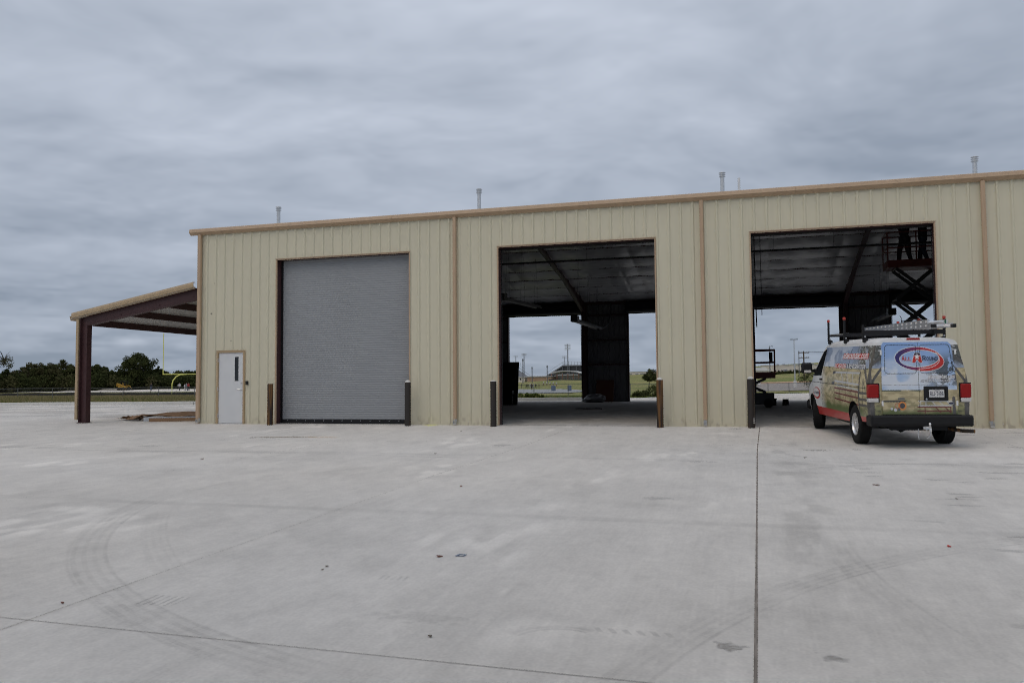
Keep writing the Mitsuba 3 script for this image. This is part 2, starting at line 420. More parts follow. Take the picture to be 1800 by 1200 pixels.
def land():
    """One sheet of turf out to the horizon, finer near the buildings."""
    xs = np.unique(np.r_[np.linspace(-1600, -260, 24), np.linspace(-260, 160, 106), np.linspace(160, 1600, 24)])
    ys = np.unique(np.r_[np.linspace(-900, -60, 12), np.linspace(-60, 600, 166), np.linspace(600, 1800, 20)])
    X, Y = np.meshgrid(xs, ys)
    Z = ground_z(np.minimum(X, 120), np.minimum(Y, 620)) - 0.05
    Z = Z + 0.05 * (meshkit.noise(np.stack([X * .08, Y * .08, 0 * X], -1)) - .5) * (np.hypot(X, Y) > 70)
    n, m = X.shape
    i = np.arange((n - 1) * (m - 1)).reshape(n - 1, m - 1)
    a = (np.arange(n - 1)[:, None] * m + np.arange(m - 1)[None]).ravel()
    f = np.vstack([np.c_[a, a + 1, a + m + 1], np.c_[a, a + m + 1, a + m]])
    return tm(np.c_[X.ravel(), Y.ravel(), Z.ravel()], f)


S = dict(kind='structure')
put('ground', land(), 'turf', **S)
FLOOR = sbox(-16.3, 0.02, 12.45, 24.28)
yard_poly = YARD.difference(FLOOR)
put('yard', cat(gridsheet(yard_poly.intersection(sbox(-60, -25, 40, 30)), lambda x, y: gz(x, y), 2.5),
                         gridsheet(yard_poly.difference(sbox(-60, -25, 40, 30)), lambda x, y: gz(x, y), 12.0)), 'concrete_yard', **S)
# joints of the yard: sealed ones and saw cuts, on a grid of about 4.6 metres


def strip(x0, y0, x1, y1, w):
    L = math.hypot(x1 - x0, y1 - y0)
    n = max(1, int(L / 0.8))
    d = np.array([(x1 - x0) / L, (y1 - y0) / L])
    s = np.array([-d[1], d[0]])
    v, f = [], []
    rs = np.random.RandomState(int(abs(x0 * 31 + y0 * 17) * 10) % 1000)
    for i in range(n + 1):
        c = np.array([x0, y0]) + d * L * i / n
        ww = w * (0.85 + 0.3 * rs.rand())
        for k in (-1, 1):
            q = c + s * ww / 2 * k
            v.append([q[0], q[1], gz(*q) + 0.004])
    for i in range(n):
        f += [[2 * i, 2 * i + 2, 2 * i + 3], [2 * i, 2 * i + 3, 2 * i + 1]]
    return tm(v, f)


put('yard__joint', cat(strip(0.03, -0.02, -0.03, -5, .016), strip(-0.03, -5, -0.05, -24, .019)), 'sealant', label='wide sealed joint running straight out from the third doorway')
put('yard__joint', cat(strip(-4.62, -0.3, -4.72, -9.9, .008), strip(-4.72, -9.9, -4.48, -24, .0055)), 'sawcut')
put('yard__joint', strip(-20, -17.0, 12, -17.75, .0055), 'sawcut')
put('yard__joint', strip(4.6, -0.3, 4.65, -24, .0055), 'sawcut')
put('yard__joint', strip(-9.25, -0.3, -9.25, -24, .003), 'sawcut')
put('yard__joint', strip(-30, -4.4, 14, -4.4, .003), 'sawcut')
put('floor', cat(gridsheet(FLOOR, lambda x, y: gz(x, y) + 0.012, 2.0), box(-16.3, 12.45, .005, .02, -.1, .012)), 'concrete_plain', **S)
# raised kerb along the back edge of the yard
edge = [(-150, 8.2), (-120, 11), (-60, 16.4), (-44.2, 18.2), (-31.7, 19.9), (-22, 24.2), (-14.7, 28.0), (-10.3, 28.2), (-8.6, 36.0), (-7.0, 38.7), (-4.0, 47.5), (0.4, 59.3), (4.3, 63.6), (14, 82)]
kerb = []
for a, b in zip(edge[:-1], edge[1:]):
    L = math.dist(a, b)
    n = max(1, int(L / 6))
    for i in range(n):
        p, q = [(a[0] + (b[0] - a[0]) * t, a[1] + (b[1] - a[1]) * t) for t in (i / n, (i + 1) / n)]
        hk = 0.19 if a[0] < -14 else 0.03
        kerb.append(bar((*p, gz(*p) + hk / 2 - .02), (*q, gz(*q) + hk / 2 - .02), 0.30, hk + .04))
put('kerb', cat(kerb), 'concrete_white', **S)
put('gravel_lot', gridsheet(Polygon([(-260, 140), (-174, 134), (-103, 112), (-60, 108), (-80, 128), (-123, 145), (-260, 200)]), lambda x, y: gz(x, y) + .03, 12), 'gravel_pale', **S)
put('running_track', gridsheet(Polygon([(-95, 150), (-60, 118), (-31, 82), (-24, 88), (-28, 120), (-45, 190), (-60, 236), (-82, 246)]), lambda x, y: gz(x, y) + .03, 8), 'track', **S)
put('road', gridsheet(Polygon([(-14, 106), (0.6, 97.3), (5.7, 92.2), (60, 84), (60, 118), (7.7, 133.2), (0.9, 145), (-12, 160)]), lambda x, y: gz(x, y) + .03, 6), 'road_grey', **S)
put('dirt_verge', gridsheet(Polygon([(-12, 160.2), (0.9, 145.2), (7.7, 133.4), (60, 118.2), (60, 130), (9, 146), (1, 159), (-10, 174)]), lambda x, y: gz(x, y) + .034, 8), 'dirt_red', **S)

# ------------------------------------------------------------------ the service building
XL, XR, YB, EAVE = -16.45, 12.6, 24.3, 5.80
DOORS = [(-13.70, -9.43), (-6.77, -2.50), (-0.08, 4.12), (6.62, 10.89)]
DH = 4.877
MAN = (-15.745, -14.785, 2.19)
ridge_z = lambda y: 5.97 + (min(y, YB - y)) / 6.0
B = thing('service_building', 'long tan metal service building with brown gutter and tall drive-through doorways', 'building')


def profile(a, b):
    """Offsets of a ribbed wall sheet from a to b, a rib every 0.3048 m."""
    pts = []
    k = math.floor(a / .3048) - 1
    while k * .3048 < b + .4:
        r = k * .3048
        pts += [(r - .042, 0), (r - .017, .031), (r + .017, .031), (r + .042, 0)]
        k += 1
    s, o = np.array(pts).T
    inside = (s > a) & (s < b)
    return s, o, inside


def panels(parent, s0, s1, zb, top, holes, place, m, name='panel'):
    """Each wall sheet (0.9144 m wide) is an entry of its own, cut round the openings."""
    n = int(math.ceil((s1 - s0) / .9144))
    for i in range(n):
        a, b = s0 + i * .9144 - (.042 if i else 0), min(s0 + (i + 1) * .9144 - .042 + .012, s1)
        if b - a < .02:
            continue
        s, o, ins = profile(a - s0, b - s0)
        s = s + s0
        cut = [a, b] + [e for h in holes for e in h[:2] if a < e < b]
        xs = np.unique(np.r_[s[ins], cut])
        lap = .0015 * (i % 2)
        v, f = [], []
        for p, q in zip(xs[:-1], xs[1:]):
            if q - p < 1e-6:
                continue
            mid = (p + q) / 2
            zs = [(zb, None)]
            spans, lo = [], zb
            for h in sorted([h for h in holes if h[0] < mid < h[1]], key=lambda h: h[2]):
                if h[2] > lo + 1e-6:
                    spans.append((lo, h[2]))
                lo = h[3]
            spans.append((lo, None))
            op, oq = np.interp([p, q], s, o) + lap
            for z0, z1 in spans:
                j = len(v)
                v += [place(p, op, z0), place(q, oq, z0), place(q, oq, z1 if z1 is not None else top(q)), place(p, op, z1 if z1 is not None else top(p))]
                f += [[j, j + 1, j + 2], [j, j + 2, j + 3]]
        if v:
            t_ = tm(v, f)
            out = np.array(place(a, 1.0, 1.0), float) - np.array(place(a, 0.0, 1.0), float)
            if (t_.face_normals * t_.area_faces[:, None]).sum(0) @ out < 0:
                t_ = tm(v, np.array(f)[:, ::-1])
            put(f'{parent}__{name}', t_, m)


holes = [(a, b, -1, DH) for a, b in DOORS] + [(MAN[0], MAN[1], -1, MAN[2])]


def girts(y0, y1, holes_, zs=(.08, 2.25, 3.6, 5.0)):
    out = [box(XL + .1, XR - .1, y0, y1, EAVE - .2, EAVE)]
    for z in zs:
        cuts = sorted([(a, b) for a, b, l, h in holes_ if z < h + .12])
        x = XL + .1
        for a, b in cuts + [(XR - .1, XR)]:
            if a - x > .05:
                out.append(box(x, a - .001, y0, y1, z - .04, z + .04))
            x = b + .001
    return out


fw_ = put(f'{B}__front_wall', cat(girts(.012, .19, holes)), 'maroon_steel')
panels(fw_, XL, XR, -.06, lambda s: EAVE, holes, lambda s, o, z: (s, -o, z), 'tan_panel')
bholes = [(a, b, -1, DH + .18) for a, b in DOORS]
bw_ = put(f'{B}__back_wall', cat(girts(YB - .19, YB - .012, bholes)), 'maroon_steel')
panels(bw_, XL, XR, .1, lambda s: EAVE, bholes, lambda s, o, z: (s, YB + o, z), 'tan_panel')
for nm, x, sg in (('left_wall', XL, -1), ('right_wall', XR, 1)):
    w_ = put(f'{B}__{nm}', cat([box(x - sg * .19 if sg > 0 else x + .012, x - .012 if sg > 0 else x + .19, .2, YB - .2, z - .04, z + .04) for z in (.2, 2.25, 3.6, 5.0)]), 'maroon_steel')
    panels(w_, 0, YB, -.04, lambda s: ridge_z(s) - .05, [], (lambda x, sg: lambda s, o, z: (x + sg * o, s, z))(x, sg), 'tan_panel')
# screw heads along the girts
scr = []
for k in range(int((XR - XL) / .3048) + 1):
    for dx in (-.06,):
        for z in (.10, 2.25, 3.6, 5.0, 5.55):
            x = XL + k * .3048 + dx
            if x < XL + .12 or x > XR or any(a - .03 < x < b + .03 and z < h + .04 for a, b, l, h in holes):
                continue
            scr.append(lathe([(0.0, -.010), (.006, -.010), (.011, -.003), (.011, .001)], 6, 'y', (x, 0, z)))
put(f'{B}__screw_heads', cat(scr), 'galvanized', kind='stuff')
for k, (x, z) in enumerate(((-15.86, 4.28), (-15.27, 2.50), (-15.98, 3.35))):
    put(f'{fw_}__mud_nest', trimesh.creation.icosphere(2, .5).apply_scale([.045, .03, .06 - .01 * k]).apply_translation([x, -.012, z]), 'sealant', True)
# roof, insulation, purlins, frames
roof = []
for sgn in (0, 1):
    prof = []
    nrib = int((XR - XL + .3) / .6)
    for k in range(nrib + 1):
        c = XL - .15 + k * .6
        prof += [(c - .04, 0), (c - .015, .05), (c + .015, .05), (c + .04, 0)]
    v, f = [], []
    for x, o in prof:
        for y in ((.0, YB / 2) if sgn == 0 else (YB, YB / 2)):
            v.append((x, y, 5.905 + (min(y, YB - y)) / 6 + o))
    for i in range(len(prof) - 1):
        f += [[2 * i, 2 * i + 2, 2 * i + 3], [2 * i, 2 * i + 3, 2 * i + 1]]
    roof.append(tm(v, f))
rf = put(f'{B}__roof', cat(roof), 'galvanized')
for sgn in (0, 1):
    xs = np.linspace(XL + .05, XR - .05, 420)
    ts = np.linspace(0.15, YB / 2 - .05, 110)
    X, Yt = np.meshgrid(xs, ts)
    ph = (Yt - .15) / 1.5
    sag = np.abs(np.sin(PI * ph)) ** .6
    seam = np.abs(((X - XL) / 1.52 + .3) % 1.0 - .5) * 2
    bill = meshkit.fbm(np.stack([X * 1.9, Yt * 1.3, 0 * X + sgn * 9], -1), 3, 5) - .5
    bay = np.abs(np.sin(PI * ((X - XL) / 1.52 + .8))) ** .7
    Z = 5.93 + Yt / 6 - .168 - .13 * sag * (.35 + .65 * bay) * (1 + .8 * bill) + .05 * np.exp(-((1 - seam) / .06) ** 2) * sag - .10 * np.exp(-((1 - seam) / .020) ** 2) + .07 * bill
    Yw = Yt if sgn == 0 else YB - Yt
    n, m_ = X.shape
    a = (np.arange(n - 1)[:, None] * m_ + np.arange(m_ - 1)[None]).ravel()
    f = np.vstack([np.c_[a, a + 1, a + m_ + 1], np.c_[a, a + m_ + 1, a + m_]])
    put(f'{B}__insulation', tm(np.c_[X.ravel(), Yw.ravel(), Z.ravel()], f if sgn else f[:, ::-1]), 'insulation_facing', True)
    for k in range(8):
        y = .15 + 1.5 * k
        z = 5.93 + y / 6
        yw = y if sgn == 0 else YB - y
        put(f'{B}__purlin', cat(box(XL + .1, XR - .1, yw - .008, yw + .008, z - .20, z - .02), box(XL + .1, XR - .1, yw - .008 if sgn else yw - .06, yw + .06 if sgn else yw + .008, z - .203, z - .19)), 'maroon_steel')


def frame(x):
    parts = {}
    for sgn in (0, 1):
        col = Polygon([(.22, -.05), (.55, -.05), (.95, 5.0), (.22, 5.72)])
        raf = Polygon([(.22, 5.72), (YB / 2, 5.72 + (YB / 2 - .22) / 6), (YB / 2, 7.30), (5.5, 6.18), (.95, 5.0)])
        flc = [((.22, -.05), (.22, 5.72)), ((.55, -.05), (.95, 5.0))]
        flr = [((.22, 5.72), (YB / 2, 5.72 + (YB / 2 - .22) / 6)), ((.95, 5.0), (5.5, 6.18)), ((5.5, 6.18), (YB / 2, 7.30))]
        for nm, pol, fl in (('column', col, flc), ('rafter', raf, flr)):
            ms = [axes(ext(pol, .016), (0, 1, 0), (0, 0, 1), (1, 0, 0), (x - .008, 0, 0))]
            for (ya, za), (yb, zb) in fl:
                ms.append(bar((x, ya, za), (x, yb, zb), .20, .018, up=(0, 1, 0) if nm == 'column' else (0, 0, 1)))
            m = cat(ms)
            if sgn:
                m = axes(m, (1, 0, 0), (0, -1, 0), (0, 0, 1), (0, YB, 0))
                m.apply_translation((0, 0, .16))
            parts.setdefault(nm, []).append(m)
    fr = put(f'{B}__frame', cat(parts['rafter']), 'maroon_steel')
    for m in parts['column']:
        put(f'{fr}__column', m, 'maroon_steel')


for x in (-16.1, -9.18, -2.28, 4.38, 12.25):
    frame(x)
# gutter, corner trim, downspouts
gp = Polygon([(0.0, 5.785), (-.04, 5.785), (-.125, 5.862), (-.105, 5.955), (-.09, 5.97), (0.0, 5.97)])
for a, b in ((-16.72, -9.9), (-9.9, -4.2), (-4.2, 1.02), (1.02, 7.0), (7.0, 12.85)):
    put(f'{B}__gutter', axes(ext(gp, b - a - .004), (0, 1, 0), (0, 0, 1), (1, 0, 0), (a, -.032, 0)), 'brown_trim')
put(f'{B}__corner_trim', cat(box(XL - .035, XL + .10, -.040, -.034, -.05, 5.79), box(XL - .035, XL - .029, -.034, .12, -.05, 5.79)), 'brown_trim')
put(f'{B}__base_trim', cat([box(a, b, -.046, -.0335, -.04, .035) for a, b in ((-16.30, -15.86), (-14.67, -13.80), (-9.33, -6.87), (-2.40, -.18), (4.22, 6.52), (10.99, 12.6))]), 'tan_panel')
for x in (-16.36, -8.03, -1.285, 5.18, 11.9):
    d = put(f'{B}__downspout', rbox(x - .045, x + .045, -.125, -.036, .17, 5.795, .010), 'brown_trim')
    o = cat(bar((x - .04, -.085, .12), (x - .04, -.15, .06), .003, .09), bar((x + .04, -.085, .12), (x + .04, -.15, .06), .003, .09), bar((x, -.09, .075), (x, -.16, .02), .08, .003), box(x - .038, x + .038, -.045, -.04, .06, .168))
    put(f'{d}__outlet', o, 'galvanized')
    put(f'{d}__strap', cat([box(x - .055, x + .055, -.128, -.126, z, z + .03) for z in (2.0, 4.2)]), 'brown_trim')
# door surrounds
for i, (a, b) in enumerate(DOORS):
    put(f'{B}__door_trim', cat(box(a - .034, b + .034, -.040, -.0335, DH, DH + .034), box(a - .034, a - .002, -.040, -.0335, -.05, DH), box(b + .002, b + .034, -.040, -.0335, -.05, DH),
                               box(a - .002, a, -.038, .01, 0, DH), box(b, b + .002, -.038, .01, 0, DH), box(a - .05, b + .05, -.058, -.040, DH + .026, DH + .038)), 'brown_trim')
    for y0, y1, h in ((.011, .215, DH), (YB - .215, YB - .011, DH + .18)):
        put(f'{B}__jamb', cat(box(a - .08, a - .003, y0, y1, -.05, 5.6), box(b + .003, b + .08, y0, y1, -.05, 5.6), box(a - .003, b + .003, y0, y1, h, h + .10)), 'maroon_steel')
    for y, sg, h in ((.23, 1, DH), (YB - .23, -1, DH + .18)):
        closed = (i == 0 and sg == 1) or i == 3 and sg == 1
        rd = f'{B}__roller_door'
        rd = numbered(rd)
        c = .27
        hood = [(y + sg * .02, h + .02), (y + sg * .02, h + .58), (y + sg * .45, h + .58), (y + sg * .56, h + .42), (y + sg * .56, h + .10), (y + sg * .45, h + .02)]
        scene[rd] = mikit.ply(axes(ext(Polygon(hood), b - a + .2), (0, 1, 0), (0, 0, 1), (1, 0, 0), (a - .1, 0, 0)), 'roller_grey' if closed else 'black_steel')
        zb = 0 if sg > 0 else .18
        for xx, s2 in ((a, 1), (b, -1)):
            gw = .07 if closed else .012
            put(f'{rd}__guide', box(min(xx, xx + s2 * gw), max(xx, xx + s2 * gw), min(y, y + sg * .05), max(y, y + sg * .05), zb, h + .05), 'black_steel')
        if not closed:
            put(f'{rd}__bottom_bar', rbox(a + .03, b - .03, min(y + sg * .004, y + sg * .05), max(y + sg * .004, y + sg * .05), h - .03, h + .10, .008), 'black_steel')
        else:
            prof, z = [], .135
            while z < h + .05:
                prof += [(y + .011, z), (y + .007, z + .006), (y + .002, z + .012), (y, z + .022), (y, z + .044), (y + .002, z + .054), (y + .007, z + .061)]
                z += .0667
            v, f = [], []
            for yy, zz in prof:
                v += [(a + .06, yy, zz), (b - .06, yy, zz)]
            for k in range(len(prof) - 1):
                f += [[2 * k, 2 * k + 1, 2 * k + 3], [2 * k, 2 * k + 3, 2 * k + 2]]
            put(f'{rd}__slats', tm(v, f), 'roller_grey', True, kind='stuff', label='closed grey curtain of narrow horizontal slats')
            bb = put(f'{rd}__bottom_bar', rbox(a + .065, b - .065, y - .012, y + .04, .012, .132, .008), 'black_steel')
            put(f'{bb}_bolts', cat([lathe([(0, -.03), (.010, -.03), (.012, -.022), (.012, -.01)], 6, 'y', (a + .25 + k * .3, y + .0, .10)) for k in range(13)]), 'galvanized', kind='stuff')
# man door
a, b, h = MAN
dr_ = numbered(f'{B}__personnel_door')
scene[dr_] = mikit.ply(rbox(a + .05, b - .05, -.010, .034, .022, h - .05, .003), 'door_white')
labels[dr_] = {'label': 'white steel personnel door with a narrow window'}
put(f'{dr_}__frame', cat(box(a - .012, a + .046, -.046, .09, -.02, h + .012), box(b - .046, b + .012, -.046, .09, -.02, h + .012), box(a + .046, b - .046, -.046, .09, h - .046, h + .012), box(a - .03, b + .03, -.056, -.046, h + .004, h + .022)), 'tan_trim')
put(f'{dr_}__threshold', box(a + .05, b - .05, -.03, .08, -.02, .014), 'galvanized')
wx0, wx1, wz0, wz1 = -15.130, -15.000, 1.285, 2.015
put(f'{dr_}__window', box(wx0, wx1, -.0125, -.0105, wz0, wz1), 'dark_glass')
put(f'{dr_}__window_frame', cat(box(wx0 - .012, wx1 + .012, -.017, -.0102, wz1, wz1 + .012), box(wx0 - .012, wx1 + .012, -.017, -.0102, wz0 - .012, wz0), box(wx0 - .012, wx0, -.017, -.0102, wz0, wz1), box(wx1, wx1 + .012, -.017, -.0102, wz0, wz1)), 'door_white')
hx = -14.905
put(f'{dr_}__lever', cat(lathe([(0, -.03), (.022, -.03), (.030, -.02), (.030, -.0102)], 16, 'y', (hx, 0, 1.03)), tube([(hx, -.03, 1.03), (hx, -.06, 1.03), (hx - .03, -.065, 1.03), (hx - .12, -.065, 1.032)], .010)), 'chrome', 30)
put(f'{dr_}__deadbolt', lathe([(0, -.035), (.02, -.035), (.028, -.022), (.028, -.0102)], 16, 'y', (hx, 0, 1.235)), 'chrome', 30)
for z in (.25, 1.05, 1.92):
    put(f'{dr_}__hinge', tube([(a + .050, -.052, z - .055), (a + .050, -.052, z + .055)], .009), 'galvanized')
put('card_reader', cat(rbox(-14.715, -14.640, -.085, -.034, 1.165, 1.285, .010), box(-14.705, -14.650, -.087, -.085, 1.24, 1.27)), 'black_plastic', label='small black card reader on the wall right of the white door', category='card reader')
# vents on the roof
for x, z1 in ((-14.62, 6.86), (-7.83, 6.93), (-.80, 6.86), (5.40, 6.76)):
    z0 = 6.2
    v_ = put(f'{rf}__vent_pipe', cat(lathe([(.056, z0 - .2), (.056, z1 - .125), (.090, z1 - .12), (.090, z1 - .112), (.064, z1 - .10), (.064, z1 - .075), (.088, z1 - .066), (.088, z1 - .056), (.064, z1 - .048), (.064, z1 - .025), (.096, z1 - .012), (.088, z1), (0, z1)], 20, 'z', (x, 1.5, 0)),
                                  lathe([(.16, z0 - .12), (.09, z0 + .03), (.0, z0 + .03)], 16, 'z', (x, 1.5, 0))), 'galvanized', 30)
put(f'{rf}__plumbing_vent', lathe([(.035, 6.0), (.035, 6.70), (.028, 6.70), (.028, 6.5)], 14, 'z', (-.36, 1.6, 0)), 'door_white', 30)

# ------------------------------------------------------------------ lean-to canopy on the left end
C = thing('lean_to_canopy', 'open lean-to canopy on maroon steel posts at the left end of the building', 'canopy')
cz = lambda x: 3.36 + (x + 21.0) * (4.14 - 3.36) / (21.0 - 16.58)      # underside of the roof sheets
for y in (.02, 8.1, 16.2, 24.0):
    z0 = gz(-20.7, y)
    put(f'{C}__post', cat(box(-20.86, -20.846, y - .10, y + .10, z0, cz(-20.86) - .02), box(-20.584, -20.57, y - .10, y + .10, z0, cz(-20.7) - .28), box(-20.846, -20.584, y - .006, y + .006, z0, cz(-20.8) - .03), rbox(-20.90, -20.53, y - .13, y + .13, z0, z0 + .02, .004)), 'maroon_steel')
    r0, r1 = (-20.62, cz(-20.62)), (-16.50, cz(-16.50))
    raf = Polygon([(-20.846, cz(-20.846) - .01), (-16.50, r1[1] - .01), (-16.50, r1[1] - .36), (-20.584, r0[1] - .31)])
    put(f'{C}__rafter', cat(axes(ext(raf, .014), (1, 0, 0), (0, 0, 1), (0, -1, 0), (0, y + .007, 0)), bar((-20.6, y, cz(-20.6) - .018), (-16.5, y, r1[1] - .018), .18, .014), bar((-20.57, y, r0[1] - .305), (-16.5, y, r1[1] - .355), .18, .014),
                           [lathe([(0, y - .03), (.022, y - .03), (.022, y - .008)], 6, 'y', (x, 0, cz(x) - .22)) for x in (-19.35, -17.9, -16.65)]), 'maroon_steel')
for x in (-20.95, -19.45, -18.05, -16.75):
    zt = cz(x) + .0
    put(f'{C}__purlin', cat(box(x - .010, x + .010, .05, 24.2, zt - .21, zt - .004), box(x - .06, x + .010, .05, 24.2, zt - .22, zt - .205)), 'maroon_steel')
prof = []
for k in range(82):
    c = -.1 + k * .3
    prof += [(c - .04, 0), (c - .016, .03), (c + .016, .03), (c + .04, 0)]
v, f = [], []
for y, o in prof:
    for x in (-21.15, -16.52):
        v.append((x, y, cz(x) + .004 + o))
for i in range(len(prof) - 1):
    f += [[2 * i, 2 * i + 1, 2 * i + 3], [2 * i, 2 * i + 3, 2 * i + 2]]
put(f'{C}__roof_sheet', tm(v, f), 'roof_pale')
# rake trim: a folded profile run along the slope
d = np.array([-16.52 + 21.12, 0, cz(-16.52) - cz(-21.12)])
L = np.linalg.norm(d)
d /= L
nrm = np.array([-d[2], 0, d[0]])
tp = Polygon([(0, -.02), (-.012, -.025), (-.012, .005), (-.06, .03), (-.06, .12), (-.035, .19), (.05, .19), (.05, .175), (-.02, .175), (-.045, .115), (-.045, .04), (0, .01)])
put(f'{C}__rake_trim', axes(ext(tp, L), (0, 1, 0), nrm, d, (-21.12, -.10, cz(-21.12))), 'tan_trim')
put(f'{C}__gutter', axes(ext(Polygon([(0, 0), (-.12, 0), (-.16, .15), (-.14, .15), (-.11, .02), (0, .02)]), 24.2), (1, 0, 0), (0, 0, 1), (0, -1, 0), (-21.10, 24.1, cz(-21.1) - .06)), 'tan_trim')
put(f'{C}__downspout', rbox(-21.0, -20.90, -.10, -.01, .10, 3.34, .010), 'tan_trim')

# ------------------------------------------------------------------ bollards
DOM = [(0, 1.255), (.03, 1.253), (.06, 1.24), (.08, 1.215), (.0835, 1.20)]
for x, m, dome, lab in ((-13.69, 'rusty_pipe', 0, 'flat topped bollard with rusty streaks between the white door and the grey roller door'),
                        (-9.33, 'black_pipe', 1, 'black pipe bollard with pale domed top at the right edge of the grey roller door'),
                        (-6.835, 'black_pipe', .45, 'black bollard with a low pale top at the left of the middle open doorway'),
                        (-2.39, 'rusty_pipe', 1, 'rust streaked bollard with pale domed top at the right edge of the middle open doorway'),
                        (-.165, 'black_pipe', 1, 'black bollard with stickers near its foot at the left of the van doorway')):
    bo = thing('bollard', lab, 'bollard', 'pipe bollards beside the doorways')
    y = -.35
    g = gz(x, y)
    h0 = 1.195 if dome else 1.19
    put(f'{bo}__pipe', lathe([(.0, g), (.0835, g - .01), (.0838, h0 - .006), (.080, h0), (.0, h0 - .001)], 28, 'z', (x, y, 0)), m, 40)
    if dome:
        put(f'{bo}__concrete_cap', lathe([(0, h0 + .065 * dome), (.03, h0 + .06 * dome), (.058, h0 + .04 * dome), (.0785, h0 - .0005)][::-1], 24, 'z', (x, y, 0)), 'concrete_white', True)
    if x > -1:
        for z in (.10, .155, .205):
            put(f'{bo}__sticker', cat(lathe([(.0845, z), (.0845, z + .028)], 40, 'z', (x, y, 0))).slice_plane((x + .045, y, z), (1, 0, 0)).slice_plane((x, y, z), (0, -1, 0)), 'cloth_white' if z != .155 else 'lamp_clear')

# ------------------------------------------------------------------ inside the building
put('gas_pipe', cat(tube([(-9.6, 6, 5.34), (12.2, 6, 5.34)], .033, 10), [tube([(x, 6, 5.34), (x, 6, 6.9)], .006, 5) for x in (-8.9, -5.5, -2.0, .6, 2.4, 7)]), 'black_steel', label='black gas pipe hung level under the ceiling across the open doorways', category='pipe')
put('conduit', cat(tube([(-.02, 7.5, 7.1), (.02, 7.5, 3.0)], .02, 6), tube([(.18, 7.5, 7.1), (.20, 7.5, 3.4)], .012, 6)), 'black_steel', label='pair of thin dark conduits hanging at the left inside the van doorway', category='conduit')


def heater(key, p, q, lab, pipe=None):
    H = thing(key, lab, 'radiant heater', 'tube heaters hung under the ceiling')
    p, q = np.array(p, float), np.array(q, float)
    d = (q - p) / np.linalg.norm(q - p)
    s = np.cross(d, [0, 0, 1])
    s /= np.linalg.norm(s)
    prof = [(-.15, -.10), (-.08, .03), (.08, .03), (.15, -.10)]
    v, f = [], []
    for o in (p, q):
        for a_, z_ in prof + [(a_, z_ + .008) for a_, z_ in prof[::-1]]:
            v.append(o + s * a_ + np.array([0, 0, z_]))
    for k in range(8):
        f += [[k, (k + 1) % 8, 8 + (k + 1) % 8], [k, 8 + (k + 1) % 8, 8 + k]]
    put(f'{H}__reflector', tm(v, f), 'dull_steel')
    put(f'{H}__tube', tube([p, q], .05, 12), 'lift_arm', True)
    put(f'{H}__burner_box', axes(rbox(-.16, .16, -.02, .45, -.12, .16, .01), s, d, (0, 0, 1), p - d * .46), 'lift_arm')
    for t in (.1, .5, .9):
        c_ = p + (q - p) * t
        zt = 5.85 + min(c_[1], YB - c_[1]) / 6
        put(f'{H}__hanger', cat(tube([c_ - s * .1 + [0, 0, .04], (c_[0], c_[1], zt)], .005, 5), tube([c_ + s * .1 + [0, 0, .04], (c_[0], c_[1], zt)], .005, 5)), 'black_steel')
    if pipe:
        put(f'{H}__exhaust_pipe', tube(pipe, .045, 10), 'lift_arm', True)


heater('tube_heater', (-9.92, 10.8, 4.70), (-9.92, 16.6, 4.86), 'tube heater with shiny reflector near the left side of the middle doorway')
heater('tube_heater', (-7.98, 15.9, 4.12), (-8.0, 22.0, 4.15), 'low tube heater with a curved flue pipe before the back wall', [(-8.0, 22.0, 4.15), (-7.9, 22.6, 4.2), (-7.7, 23.1, 4.45), (-7.65, 23.4, 4.9), (-7.65, 23.5, 5.6)])
heater('tube_heater', (5.55, 17.0, 4.1), (5.5, 22.0, 4.15), 'tube heater beyond the scissor lift at the right of the van doorway')


